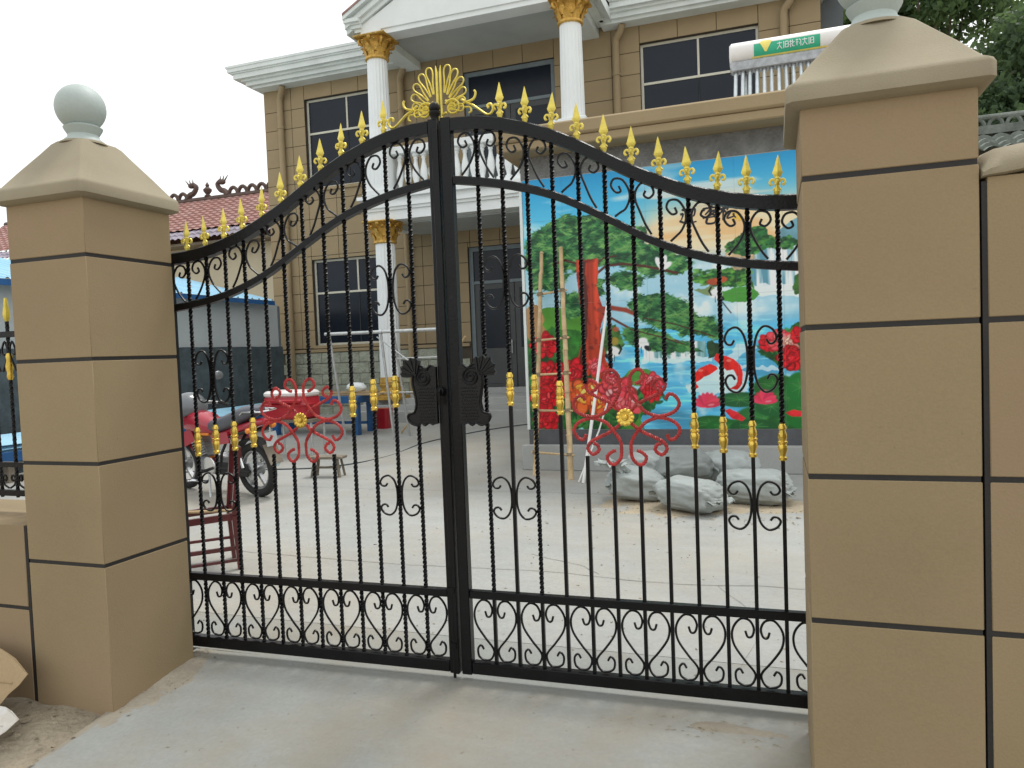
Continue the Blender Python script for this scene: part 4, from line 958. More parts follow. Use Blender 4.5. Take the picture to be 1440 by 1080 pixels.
# ================================================================== TREES
def tree(label, base, h, clumps, nleaf, m, size, group='trees behind the right pillar'):
    t = thing('leafy_tree', label, 'tree', base, group=group)
    bx, by, bz = base
    MB().tube(cr([(bx,by,bz-.1), (bx+.1,by,bz+h*.35), (bx-.15,by+.1,bz+h*.65), (bx,by,bz+h*.95)], 5), [.26-.2*i/15 for i in range(16)], 9).build('trunk', M_bark, t)
    for (cx, cy, cz, r) in clumps[:12]:
        p0 = Vector((bx, by, bz+h*rng.uniform(.35, .6))); p1 = Vector((cx, cy, cz)); mid = (p0+p1)/2+Vector((0,0,.4))
        MB().tube(cr([p0, mid, p1], 4), [.085-.07*i/8 for i in range(9)], 6).build('limb', M_bark, t)
    tot = sum(r**2 for *_, r in clumps); V = []; F = []
    for (cx, cy, cz, r) in clumps:
        k = int(nleaf*r**2/tot)
        d = rng.normal(size=(k, 3)); d /= np.linalg.norm(d, axis=1)[:, None]; rad = r*rng.random(k)**.42
        bumps = 1+.28*np.sin(d[:,0]*5+cx)*np.sin(d[:,1]*4+cy)*1.2
        C = np.array((cx, cy, cz))+d*(rad*bumps)[:, None]*np.array((1, 1, .75))
        ax = rng.normal(size=(k, 3)); ax[:,2] -= .6; ax /= np.linalg.norm(ax, axis=1)[:, None]
        nn = rng.normal(size=(k, 3)); nn -= (nn*ax).sum(1)[:, None]*ax; nn /= np.linalg.norm(nn, axis=1)[:, None]
        L = size*rng.uniform(.7, 1.3, k)[:, None]; w_ = L*.32
        b0 = len(V); Q = np.stack([C, C+ax*L*.45+nn*w_, C+ax*L, C+ax*L*.45-nn*w_], 1).reshape(-1, 3)
        V.extend(Q.tolist()); F.extend([[b0+4*i, b0+4*i+1, b0+4*i+2, b0+4*i+3] for i in range(k)])
    me = bpy.data.meshes.new('crown'); me.from_pydata([(a-bx, b-by, c-bz) for a, b, c in V], [], F); me.materials.append(m)
    inst('crown', me, t); return t
def cl(cx, cy, cz, R, n, r0, r1):
    out = []
    for i in range(n):
        d = Vector(rng.normal(size=3)).normalized()*R*rng.uniform(.35, 1); out.append((cx+d.x, cy+d.y, cz+d.z*.8, rng.uniform(r0, r1)))
    return out
tree('big leafy tree standing right of the gate pillar, above the grey tiled wall', (7.9, 15, .08), 8.5, cl(7.5, 14.6, 7.2, 2.75, 40, .35, .75), 21000, M_leaf, .15)
tree('pale green tree peeping out directly behind the ball of the right pillar', (5.9, 21, .08), 11, cl(5.6, 21, 11.2, 2.6, 26, .6, 1.1), 14000, M_leaf2, .2)
tree('small dark tree low behind the grey tiled wall', (7.0, 12, .08), 4.6, cl(6.3, 11.9, 5.4, 1.3, 14, .4, .7), 9000, M_leaf, .13)
tree('green tree at the left edge of the photo beside the pillar', (-30.5, 24, .08), 8, cl(-30.2, 23.5, 8.6, 2.2, 18, .6, 1.0), 8000, M_leaf2, .25, None)
# ================================================================== THE GATE
GP, HS = .1325, .065
ZK = [2.9115, 2.9051, 2.8809, 2.8412, 2.79, 2.7238, 2.6471, 2.5699, 2.5049, 2.4467, 2.4049, 2.374, 2.3563, 2.350]
DK = [HS+k*GP for k in range(14)]
z1 = lambda d: interp(d, DK, ZK)                              # underside of the top rail
D2 = [.0, .07, .34, .6, .85, 1.09, 1.32, 1.54, 1.79, 1.85]; Z2 = [2.665, 2.662, 2.612, 2.53, 2.40, 2.262, 2.17, 2.12, 2.09, 2.088]
def smooth_fn(xs, zs):
    P = cr([(x, 0, z) for x, z in zip(xs, zs)], 5); X = [p.x for p in P]; Z = [p.z for p in P]; return lambda d: interp(d, X, Z)
z2 = smooth_fn(D2, Z2); z1 = smooth_fn([0]+DK, [2.9125]+ZK)
ZL, ZLT, ZB0, ZB1 = .448, .49, .04, .103
SP = MB()
SP.lathe([(.010,0), (.013,.01), (.016,.02), (.011,.03), (.009,.045), (.013,.052), (.011,.066), (.014,.078), (.010,.086)], (0,0,0), 8)
SP.loft([[(a*r, b*r*.6, z) for a, b in ((1,0),(.25,.8),(0,1),(-.25,.8),(-1,0),(-.25,-.8),(0,-1),(.25,-.8))] for r, z in ((.009,.078), (.016,.090), (.0235,.104), (.020,.112), (.012,.142), (.005,.170), (.001,.184))])
for s in (-1, 1):
    SP.tube(cr([(0,0,.048), (s*.012,0,.068), (s*.025,0,.074), (s*.033,0,.062), (s*.028,0,.050), (s*.022,0,.055)], 4), .0062, 5)
    SP.tube(cr([(0,0,.040), (s*.010,0,.034), (s*.018,0,.026)], 3), [.006,.0062,.006,.0055,.005,.0045,.004], 5)
SP.tube(cr([(0,-.006,.05), (0,-.014,.066), (0,-.022,.064), (0,-.022,.054)], 3), .006, 5)
SP_ME = SP.mesh('spear', M_goldp, 35)
CO_ME = MB().lathe([(.011,-.088), (.019,-.082), (.019,-.070), (.013,-.064), (.015,-.055), (.021,-.035), (.022,-.018), (.016,-.008), (.022,-.003), (.022,.005), (.016,.010), (.021,.022), (.019,.04), (.013,.058), (.019,.064), (.018,.074), (.011,.088)], (0,0,0), 12).mesh('gold_collar', M_gold, 40)
CZ = {2:1.56, 3:1.545, 4:1.51, 9:1.34, 10:1.32, 11:1.30, 12:1.285}
OC = HS+6.5*GP; OZ = 1.41
def gate_leaf(sx, label, rotz):
    t = thing('gate_leaf', label, 'gate', (0,0,0), (0,0,rotz), 'leaves of the iron gate')
    X = lambda d: sx*d
    def part(mb, name, m, sm=40): return mb.build(name, m, t, sm)
    # frame
    part(MB().box((min(X(.006), X(.064)), -.028, .035), (max(X(.006), X(.064)), .028, 2.985), .004), 'meeting_stile', M_black)
    if sx < 0:
        k = MB().lathe([(.022,2.98), (.022,3.0), (.03,3.01), (.03,3.025), (.02,3.03)], (X(.026),-.01,0), 14); k.sphere((X(.026),-.01,3.045), .03, 14, 9); part(k, 'stile_knob', M_black)
        part(MB().box((X(.02)-.018, -.045, .04), (X(.02)+.018, -.028, 2.93), .003), 'cover_strip', M_black)
    part(MB().box((min(X(1.77), X(1.81)), -.022, .035), (max(X(1.77), X(1.81)), .022, z1(1.79)+.03), .004), 'hinge_stile', M_black)
    ds = np.linspace(.065, 1.815, 46)
    def rail(zf, h, dep, name):
        rings = [[(X(d), -dep, zf(d)), (X(d), dep, zf(d)), (X(d), dep, zf(d)+h-.006), (X(d), dep-.006, zf(d)+h), (X(d), -dep+.006, zf(d)+h), (X(d), -dep, zf(d)+h-.006)] for d in ds]
        part(MB().loft(rings), name, M_black, 30)
    rail(z1, .068, .027, 'top_rail'); rail(lambda d: z2(d)-.021, .042, .02, 'arched_rail')
    xa, xb = sorted((X(.065), X(1.77)))
    part(MB().box((xa, -.02, ZL), (xb, .02, ZLT), .003), 'middle_rail', M_black); part(MB().box((xa, -.026, ZB0), (xb, .026, ZB1), .004), 'bottom_rail', M_black)
    # bars, twisted above; spears and collars
    for k in range(1, 13):
        d = HS+k*GP; x = X(d); segs = []
        zt = z1(d)
        if 5 <= k <= 8:
            top = OZ+(.225 if k in (6, 7) else .17); bot = OZ-(.235 if k in (6, 7) else .195); segs = [(top, zt+.01, True), (ZLT-.01, bot, sx < 0)]
        elif k in CZ: segs = [(CZ[k]+.08, zt+.01, True), (ZLT-.01, CZ[k]-.08, sx < 0 or k == 3)]
        else: segs = [(ZLT-.01, zt+.01, True)]
        segs.append((ZB1-.01, ZL+.01, sx < 0))
        b = MB()
        for (a, c, twd) in segs:
            if twd: b.tube(tw(((x,0,a), (x,0,c)), step=.014), .0128, 4, twist=2*PI/.10, phase=k*.7)
            else: b.tube([(x,0,a), (x,0,c)], .0125, 4, phase=PI/4)
        part(b, 'bar', M_black, 30)
        if k >= 2: inst('spear', SP_ME, t, (x, 0, zt+.066), (rng.normal(0,.02), rng.normal(0,.025), rng.normal(0,.1)))
        if k in CZ: inst('gold_collar', CO_ME, t, (x, 0, CZ[k]))
    R = .0062
    # heart scrolls in the bottom band
    HB = ZL-ZB1
    hp = [(.055,.80), (.045,.72), (.025,.73), (.016,.84), (.035,.95), (.073,.97), (.105,.87), (.117,.74), (.106,.58), (.062,.39), (.020,.24), (.014,.15), (.032,.05), (.065,.03), (.098,.08), (.104,.2), (.085,.26), (.07,.2)]
    for k in (1, 3, 5, 7, 9, 11, 13):
        m = MB(); x = X(HS+k*GP)
        for s in ((-1, 1) if k < 13 else (-sx,)):
            o_ = 0 if k < 13 else -s*.012
            m.tube(cr([(x+s*a+o_, 0, ZB1+HB*b) for a, b in hp], 4), R, 5)
        part(m, 'heart_scroll', M_black, 60)
    # scrolls between the two arched rails
    up_ = [(.064,.80), (.056,.70), (.080,.66), (.103,.78), (.088,.93), (.048,.95), (.018,.78), (.014,.58), (.034,.36), (.060,.18), (.088,.03)]
    for k in (1, 3, 5, 7, 9, 11, 13):
        d = HS+k*GP; m = MB()
        for s in ((-1, 1) if k < 13 else (-1,)):
            P = []
            for a, b in up_:
                dd = d+s*a if k < 13 else d-a-.01
                lo, hi = z2(dd)+.021, z1(dd); lo0, hi0 = z2(d)+.021, z1(d)
                P.append((X(dd), 0, lo*.5+lo0*.5+((hi+hi0)/2-(lo+lo0)/2)*b if b > .3 else lo+(hi-lo)*b))
            m.tube(cr(P, 4), R, 5)
        part(m, 'rail_scroll', M_black, 60)
    # paired scrolls on bars 2 and 11
    bf = [(.072,.60), (.085,.47), (.105,.49), (.116,.66), (.098,.90), (.062,.99), (.032,.78), (.017,.40), (.014,0)]
    for k, za, zb in ((2, 1.98, 2.25), (2, .88, 1.10), (11, 1.52, 1.83), (11, .87, 1.10)):
        x = X(HS+k*GP); zc, h = (za+zb)/2, (zb-za)/2; m = MB()
        for s in (-1, 1):
            P = [(x+s*a, 0, zc+h*b) for a, b in bf]+[(x+s*a, 0, zc-h*b) for a, b in bf[-2::-1]]; m.tube(cr(P, 4), R, 5)
        part(m, 'paired_scroll', M_black, 60)
    # red knot of four loops with a gold rosette
    A = [(.0,.0), (.04,.045), (.082,.075), (.135,.10), (.180,.125), (.197,.158), (.172,.187), (.140,.165), (.150,.138), (.168,.132)]
    B = [(.052,.165), (.072,.172), (.097,.196), (.085,.228), (.058,.234), (.030,.205), (.024,.165), (.030,.115), (.075,.05), (.105,.022), (.150,.004), (.195,.012), (.228,.035), (.240,.068), (.222,.103), (.198,.110), (.186,.085)]
    B = [(a if a < .1 else .1+(a-.1)*1.16, b) for a, b in B]
    for sz in (-1, 1):
        for s in (-1, 1):
            for P in (A, B):
                C = cr([(X(OC)+s*a, (-.008 if P is B else .006), OZ+sz*b) for a, b in P], 6)
                part(MB().tube(C, .0098, 4, flat=.62, twist=2*PI/.055), 'red_scroll', M_red, 35)
    ro = MB(); cx = X(OC)
    ro.lathe([(.0,-.034), (.012,-.033), (.016,-.026), (.013,-.02), (.03,-.022), (.034,-.014), (.03,-.008), (.0,-.006)], (cx,0,OZ), 16, 'y')
    for k in range(12):
        a = 2*PI*k/12; ro.sphere((cx+.034*math.cos(a), -.016, OZ+.034*math.sin(a)), .0115, 7, 5, (1,.8,1))
    part(ro, 'rosette', M_gold)
    # half of the lock plate
    pl = [(.064,1.69), (.09,1.70), (.12,1.68), (.15,1.70), (.185,1.685), (.197,1.64), (.20,1.60), (.19,1.555), (.182,1.50), (.19,1.46), (.205,1.445), (.228,1.44), (.235,1.42), (.22,1.395), (.185,1.38), (.155,1.393), (.135,1.38), (.11,1.394), (.085,1.383), (.064,1.388)]
    P = [(X(a), b) for a, b in pl]
    lp = part(MB().prism(P, -.052, -.026), 'lock_plate', M_plate, 30)
    rim = MB().tube(cr([(X(a), -.054, b) for a, b in pl[1:-1]], 3), .006, 6)
    rim.build('plate_rim', M_plate, lp, 60)
    spn = [(X(.135)+.05*(1-i/34)*math.cos(i*.5+1)*1., -.055, 1.632+.05*(1-i/34)*math.sin(i*.5+1)) for i in range(30)]
    MB().tube(spn[::-1], .005, 6).build('plate_spiral', M_plate, lp, 60)
    st = MB()
    for j in range(11):
        for i in range(8):
            xx_ = .078+.0135*i+(.006 if j % 2 else 0)
            if xx_ < .172: st.sphere((X(xx_), -.053, 1.575-.0165*j), .0055, 6, 4, (1,.8,.75))
    o = st.build('plate_studs', M_plate, lp, 60); o['kind'] = 'stuff'
    for q in range(5):
        a = math.radians(8+q*22); c0 = (.18, 1.645); L = .110-.008*abs(q-2)
        dx, dz = math.cos(a), math.sin(a); nx_, nz_ = -dz, dx
        Pf = [(c0[0]+dx*L*f+nx_*wd, c0[1]+dz*L*f+nz_*wd) for f, wd in ((0,.006), (.5,.015), (.85,.0175), (1.0,.0), (.85,-.0175), (.5,-.015), (0,-.006))]
        MB().prism([(X(u), v) for u, v in Pf], -.05-.003*q, -.034).tube([(X(c0[0]+dx*L*.1), -.053-.003*q, c0[1]+dz*L*.1), (X(c0[0]+dx*L*.95), -.053-.003*q, c0[1]+dz*L*.95)], .005, 5).build('plate_leaf', M_plate, lp, 30)
    if sx < 0:
        part(MB().lathe([(.02,-.075), (.024,-.07), (.024,-.028)], (X(.035), 0, 1.56), 14, 'y').tube([(X(.035), -.07, 1.575), (X(.035), -.09, 1.56), (X(.035), -.082, 1.49)], .009, 6), 'latch_handle', M_black)
        part(MB().tube([(X(.03), -.04, .02), (X(.03), -.04, .62)], .0085, 8).box((X(.03)-.018, -.05, .18), (X(.03)+.018, -.026, .21)).box((X(.03)-.018, -.05, .48), (X(.03)+.018, -.026, .51)), 'drop_bolt', M_black)
    # half of the gold palmette
    fz = z1(.03)+.066; fb = MB()
    xi = .014
    for q in range(6):
        a = math.radians((80, 66, 50, 33, 16, 0)[q]); L = (.215, .205, .185, .160, .136, .122)[q]; wd = .0188
        dx, dz = math.cos(a), math.sin(a); nx_, nz_ = -dz, dx; o0 = (xi+.004, fz+.068-.004*q)
        Pl = [(o0[0]+dx*L*f+nx_*v, o0[1]+dz*L*f+nz_*v) for f, v in ((.34,.002), (.62,.0085), (.84,wd), (.96,wd*.75), (1.0,0), (.96,-wd*.75), (.84,-wd), (.62,-.0085), (.34,-.002))]
        Pl = [(max(u, xi-.002), v) for u, v in Pl]
        MB().tube(cr([(X(u), -.003*q, v) for u, v in Pl], 4), .0042, 6).build('palmette_frond', M_goldp, t, 60)
    fb.tube([(X(xi-.004), 0, fz), (X(xi-.004), 0, fz+.25), (X(xi), 0, fz+.285)], [.0065,.0065,.002], 6)
    fb.tube(cr([(X(xi+.02),0,fz+.10), (X(xi+.05),0,fz+.085)], 3), .006, 5)
    sp_ = [(X(.078)+sx*.045*(1-i/30)*math.cos(-i*.45+2.6), -.012, fz+.055+.045*(1-i/30)*math.sin(-i*.45+2.6)) for i in range(26)]
    fb.tube(sp_[::-1], .0065, 6); fb.tube([(X(.016),0,fz+.03), (X(.04),-.01,fz+.035)], .007, 5)
    sl2 = (z1(.30)-z1(.10))/.20
    arm = [(.125,.095), (.155,.075), (.19,.058), (.23,.03), (.262,.012), (.285,.018), (.297,.045), (.285,.066), (.268,.058), (.272,.045)]
    fb.tube(cr([(X(a), -.005, fz+b+(z1(a)-z1(.03))*.9) for a, b in arm], 4), .0068, 6)
    fb.tube(cr([(X(a), -.005, fz+b+(z1(a)-z1(.03))*.9) for a, b in ((.15,.078), (.172,.082), (.195,.094), (.205,.12), (.198,.135))], 4), .0062, 6)
    fb.tube(cr([(X(a), -.005, fz+b+(z1(a)-z1(.03))*.9) for a, b in ((.118,.06), (.15,.052), (.172,.05), (.178,.03), (.165,.02))], 4), .0055, 6)
    fb.build('palmette_scroll', M_goldp, t, 60)
    return t
gate_leaf(-1, 'left leaf of the black wrought iron gate, carrying the knob, latch handle and drop bolt', math.asin(.0474/1.79))
gate_leaf(1, 'right leaf of the black wrought iron gate, standing in front of the painted wall', math.asin(.0336/1.79))

# ================================================================== SMALL THINGS IN THE YARD
# motorcycle, local axes: x forward, z up
BKS = 1.16
bk = thing('motorcycle', 'red motorcycle with grey seat parked behind the left gate leaf', 'motorcycle', (-5.48, 4.62, .0), (math.radians(-6), 0, math.radians(166)))
bk.scale = (BKS,)*3
def wheel(x, r, par, rear):
    w_ = MB(); n = 36; V = []
    w_.tube([(x+(r-.045)*math.cos(2*PI*i/n), 0, r+(r-.045)*math.sin(2*PI*i/n)) for i in range(n)], .047 if rear else .04, 10, closed=True)
    whl = w_.build('wheel', M_rubber, par, 60)
    m = MB(); m.tube([(x+(r-.095)*math.cos(2*PI*i/n), 0, r+(r-.095)*math.sin(2*PI*i/n)) for i in range(n)], .022, 8, closed=True); m.build('rim', M_alloy, whl, 60)
    for i in range(5):
        a = 2*PI*i/5+.3; MB().obox((x+.04*math.cos(a), 0, r+.04*math.sin(a)), (x+(r-.1)*math.cos(a), 0, r+(r-.1)*math.sin(a)), .03, .045, (0,1,0)).build('spoke', M_alloy, whl)
    MB().lathe([(.07,-.06), (.075,-.05), (.06,-.03), (.05,.03), (.075,.05), (.06,.06)], (x,0,r), 20, 'y').build('hub', M_alloy, whl)
    if rear: MB().lathe([(.095,.068), (.10,.07), (.10,.078), (.095,.08)], (x,0,r), 26, 'y').build('sprocket', M_steel, whl)
    return whl
wheel(-.66, .31, bk, True); wheel(.68, .31, bk, False)
def loftx(sec, n=12):
    rings = []
    for (x, z, hy, hz) in sec: rings.append([(x, hy*math.copysign(abs(math.cos(2*PI*k/n))**.75, math.cos(2*PI*k/n)), z+hz*math.copysign(abs(math.sin(2*PI*k/n))**.75, math.sin(2*PI*k/n))) for k in range(n)])
    return MB().loft(rings)
loftx([(.42,.80,.05,.05), (.40,.83,.13,.10), (.28,.85,.15,.125), (.1,.83,.15,.12), (-.06,.78,.11,.08), (-.12,.76,.06,.05)], 16).build('fuel_tank', M_bikered, bk, 60)
loftx([(.0,.80,.08,.04), (-.05,.81,.12,.07), (-.25,.83,.15,.09), (-.42,.88,.15,.09), (-.62,.95,.14,.085), (-.80,.99,.10,.06), (-.88,1.0,.05,.03)], 16).build('seat', M_seat, bk, 60)
loftx([(-.15,.70,.10,.05), (-.35,.73,.12,.06), (-.6,.80,.11,.055), (-.85,.86,.08,.045), (-.95,.87,.05,.03)], 14).build('tail_cowl', M_bikered, bk, 60)
MB().box((-.985,-.07,.83), (-.945,.07,.90), .012).build('tail_lamp', M_redpl, bk)
for s in (-1, 1):
    MB().obox((-.1,s*.12,.66), (-.42,s*.13,.70), .02, .13).build('side_cover', M_bikered, bk)
    MB().lathe([(.02,0), (.032,.02), (.03,.06), (.01,.075)], (-.87, s*.16, .80), 10, 'y').build('turn_signal', M_orange, bk)
fdr = MB(); V = []; n = 14
for i in range(n): 
    a = math.radians(20+115*i/(n-1)); V.append((-.66+.37*math.cos(a), .31+.37*math.sin(a)))
rings = [[(x, y, z) for (y, dz) in ((-.075,-.04), (-.06,0), (.06,0), (.075,-.04)) for x, z in [(px+(dz*.5 if 0 else 0), pz+dz*.4)]] for px, pz in V]
fdr.loft(rings); fdr.build('rear_fender', M_rubber, bk, 60)
MB().obox((-.93,0,.62), (-1.02,0,.40), .17, .012, (1,0,0)).build('mud_flap', M_greywood, bk)
MB().obox((-.97,0,.75), (-.99,0,.60), .15, .006, (1,0,0)).build('number_plate', M_steel, bk)
ff = MB()
V = [(.68+.36*math.cos(math.radians(a)), .31+.36*math.sin(math.radians(a))) for a in range(25, 156, 10)]
ff.loft([[(px, -.065, pz-.03), (px, -.045, pz), (px, .045, pz), (px, .065, pz-.03)] for px, pz in V]).build('front_fender', M_bikered, bk, 60)
fk = MB()
for s in (-1, 1): fk.tube([(.68, s*.085, .31), (.50, s*.085, .80), (.42, s*.085, 1.0)], .022, 10)
fk.build('fork', M_chrome, bk)
hb = MB().tube(cr([(.22,.37,.98), (.30,.30,1.02), (.40,.15,1.06), (.41,0,1.05), (.40,-.15,1.06), (.30,-.30,1.02), (.22,-.37,.98)], 5), .012, 8).build('handlebar', M_chrome, bk)
for s in (-1, 1):
    MB().tube([(.30,s*.305,1.02), (.21,s*.38,.975)], .018, 8).build('grip', M_rubber, hb)
    MB().tube([(.36,s*.2,1.05), (.36,s*.28,1.22), (.31,s*.33,1.30)], .007, 6).build('mirror_stem', M_rubber, hb)
    MB().sphere((.30,s*.36,1.34), .065, 12, 8, (.3,1.1,.8)).build('mirror', M_visor, hb)
    MB().tube([(.42,s*.2,1.02), (.30,s*.33,1.0)], .006, 5).build('lever', M_alloy, hb)
# headlamp cowl with smoked screen
loftx([(.36,.92,.10,.10), (.44,.94,.16,.14), (.54,.93,.16,.13), (.62,.90,.11,.09), (.65,.89,.05,.05)], 14).build('headlamp_cowl', M_bikered, bk, 60)
MB().sphere((.43,0,.99), .235, 24, 14, (.75,.95,.85), lambda d: d if d.z > -.3 else Vector((d.x, d.y, -.3))).build('screen', M_visor, bk, 60)
MB().sphere((.62,0,.90), .09, 14, 8, (.6,1,1)).build('headlamp', M_chrome, bk, 60)
MB().obox((.30,.08,.70), (.52,.11,.62), .03, .16).build('front_panel', M_bikered, bk); MB().obox((.30,-.08,.70), (.52,-.11,.62), .03, .16).build('front_panel', M_bikered, bk)
MB().box((-.02,-.115,.70), (.2,.115,.735), .01).build('amber_stripe', M_orange, bk)
en = MB().box((-.12,-.12,.26), (.24,.12,.46), .04); en.build('crankcase', M_alloy, bk)
MB().lathe([(.02,-.15), (.10,-.145), (.11,-.12), (.11,.12), (.10,.145), (.02,.15)], (.0,0,.36), 22, 'y').build('engine_cover', M_chrome, bk, 40)
cyl = MB().obox((.16,0,.42), (.24,0,.66), .13, .14, (1,0,0)).build('cylinder', M_alloy, bk)
for k in range(7): 
    f = k/7; MB().obox((.17+.08*f,0,.46+.19*f), (.173+.08*f,0,.470+.19*f), .21, .20, (1,0,0)).build('cooling_fin', M_alloy, cyl)
fm = MB()
for s in (-1, 1):
    fm.tube([(.40,0,.88), (.36,s*.07,.62), (.30,s*.10,.30), (-.15,s*.11,.28), (-.22,s*.11,.5), (-.4,s*.12,.70), (-.85,s*.10,.80)], .017, 7); fm.tube([(.40,0,.90), (.05,s*.06,.74), (-.22,s*.11,.66)], .017, 7)
    fm.tube([(-.16,s*.11,.33), (-.66,s*.10,.31)], .02, 7)
fm.build('frame', M_rubber, bk)
for s in (-1, 1):
    sh = MB().tube([(-.60,s*.13,.36), (-.50,s*.13,.72)], .02, 8); sh.tube([(-.585+.075*i/40+.0, s*.13+.032*math.cos(i*1.2), .42+.27*i/40+0*math.sin(i)) for i in range(41)], .008, 5); sh.build('shock_absorber', M_chrome, bk)
MB().tube(cr([(.24,-.12,.48), (.36,-.13,.40), (.30,-.15,.24), (.05,-.17,.20), (-.3,-.17,.24), (-.8,-.18,.36)], 5), [.02]*14+[.03]*2+[.042]*10, 10).build('exhaust', M_chrome, bk, 60)
MB().tube(cr([(.34,.30,.42), (.36,.24,.20), (.30,.16,.17), (.05,.15,.17), (.02,.15,.2)], 4)[::-1], .016, 8).build('crash_bar', M_chrome, bk)
MB().box((-.64,.092,.25), (-.02,.115,.40), .01).build('chain_case', M_rubber, bk)
MB().tube([(.02,.14,.27), (-.12,.26,.02)], .013, 7).build('side_stand', M_steel, bk)
for s in (-1, 1): MB().tube([(.05,s*.12,.3), (.05,s*.26,.3)], .02, 8).build('foot_peg', M_rubber, bk)
rk = MB()
for s in (-1, 1): rk.tube([(-.55,s*.11,.90), (-.72,s*.13,.99), (-.98,s*.11,.99), (-1.0,0,.99)], .010, 6)
rk.tube([(-.85,-.12,.99), (-.85,.12,.99)], .010, 6); rk.build('luggage_rack', M_chrome, bk)

# chair
ch = thing('wooden_chair', 'dark red wooden chair frame without a seat board, half hidden behind the left pillar', 'chair', (-2.70, 1.53, 0), (0, 0, 0))
e1 = Vector((-.719, .695, 0)); e2 = Vector((-.695, -.719, 0))       # across the back, and forward
cp = lambda a, f, z: tuple(e1*a+e2*f+Vector((0,0,z)))
for a in (0, .42): MB().obox(cp(a,.0,0), cp(a,.03,.47), .05, .045, e2).obox(cp(a,.03,.46), cp(a,-.03,1.03), .05, .042, e2).build('back_leg', M_redwood, ch)
for a in (0, .42): MB().obox(cp(a,.42,0), cp(a,.40,.45), .04, .04, e2).build('front_leg', M_redwood, ch)
for a in (0, .42): MB().obox(cp(a,.02,.455), cp(a,.41,.445), .035, .055).build('seat_rail', M_redwood, ch)
for f in (.02, .40): MB().obox(cp(.02,f,.45), cp(.40,f,.45), .03, .05).build('seat_rail', M_redwood, ch)
for z in (.19, .08):
    for a in (0, .42): MB().obox(cp(a,.01,z), cp(a,.41,z), .028, .022).build('stretcher', M_redwood, ch)
MB().obox(cp(0,.41,.15), cp(.42,.41,.15), .028, .022).build('stretcher', M_redwood, ch)
MB().obox(cp(-.01,-.045,.99), cp(.43,-.045,.99), .022, .09).build('top_rail', M_redwood, ch)
for a in (.1, .21, .32): MB().obox(cp(a,.02,.48), cp(a,-.042,.96), .03, .015, e2).build('back_slat', M_redwood, ch)
o = MB().tube([(-3.30,1.37,.49), (-2.80,1.58,.487)], .013, 8).tube([(-3.32,1.362,.49), (-3.18,1.42,.489)], .019, 8).build('stick', M_bamboo, None); tag(o, 'short stick with a dark grip lying across the red chair frame', 'stick')

# little stool
s_ = thing('low_stool', 'small weathered wooden stool standing alone on the concrete behind the left gate leaf', 'stool', (-4.73, 6.0, 0), (0, 0, math.radians(8)))
MB().box((-.27,-.11,.27), (.27,.11,.31), .008).build('seat', M_greywood, s_)
for x in (-.18, .18):
    for y in (-.07, .07): MB().obox((x*1.25,y*1.35,0), (x,y,.27), .035, .035).build('leg', M_greywood, s_)
MB().box((-.2,-.015,.12), (.2,.015,.15)).build('stretcher', M_greywood, s_)

# pipe trestle scaffold near the porch
sc_ = thing('scaffold_trestle', 'grey pipe scaffold trestle with a long top tube standing before the porch', 'scaffold', (-5.6, 9.6, .1))
MB().tube([(-6.95,9.5,2.26), (-4.2,9.5,2.25)], .035, 10).build('top_tube', M_steel, sc_)
for (x0, y0, x1, y1) in ((-5.68,9.5,-5.62,9.75), (-5.40,9.5,-5.55,10.3), (-6.85,9.5,-6.8,9.85), (-4.35,9.5,-4.4,10.0)): MB().tube([(x0,y0,2.25), (x1,y1,.08)], .026, 8).build('leg', M_steel, sc_)
MB().tube([(-5.77,9.5,2.16), (-4.85,9.6,1.45)], .016, 7).build('brace', M_steel, sc_)
for z, xa, xb in ((1.72,-5.4,-4.38), (1.05,-5.6,-4.4)): MB().tube([(xa,9.62,z), (xb,9.66,z)], .014, 7).build('cross_tube', M_steel, sc_)
for x in (-6.85, -5.68, -4.35): MB().lathe([(.045,-.03), (.045,.03)], (x,9.5,2.255), 10, 'x').build('coupler', M_steel, sc_)
o = MB().tube([(-4.05,9.9,2.1), (-4.75,10.1,1.2), (-5.9,10.6,.14)], .022, 8).build('bamboo_pole', M_bamboo, None); tag(o, 'pale bamboo pole leaning across the scaffold trestle by the porch', 'pole')
o = MB().loft(rbox(-6.98,-6.62,11.3,11.6,((.12,-.02),(.14,0),(.55,.015),(.60,.02)), .06)).build('red_bucket', M_redpl, None); tag(o, 'square red plastic bucket standing on the ground near the porch step', 'bucket')

# ladder, poles at the painted wall
ld = thing('bamboo_ladder', 'bamboo ladder leaning on the left edge of the painted wall', 'ladder', (-1.3, 6.4, 0))
L0, L1 = (Vector((-1.62,6.45,.0)), Vector((-1.55,6.93,3.18))); R0, R1 = (Vector((-1.02,6.17,.0)), Vector((-1.26,6.93,3.22)))
def bamboo(a, b, r, name, par):
    n = max(4, int((b-a).length/.28)); P = []; Rr = []
    for i in range(n+1):
        p = a+(b-a)*i/n
        for dq, k in ((-.012,1), (0,1.16), (.012,1)):
            P.append(p+(b-a).normalized()*dq+Vector((rng.normal(0,.003), rng.normal(0,.003), 0))); Rr.append(r*k*(1-.25*i/n))
    return MB().tube(P, Rr, 10).build(name, M_bamboo, par, 50)
bamboo(L0, L1, .036, 'rail', ld); bamboo(R0, R1, .040, 'rail', ld)
for f in (.10, .285, .445, .60, .81): bamboo(L0+(L1-L0)*f-(R0-L0).normalized()*.06, R0+(R1-R0)*f+(R0-L0).normalized()*.06, .018, 'rung', ld)
for f in (.10, .285, .445, .60, .81):
    for (a, b) in ((L0, L1), (R0, R1)):
        p = a+(b-a)*f; MB().tube([(p.x+.045*math.cos(q*.7), p.y+.045*math.sin(q*.7), p.z-.03+.06*q/26) for q in range(27)], .005, 4).build('lashing', M_greywood, ld)
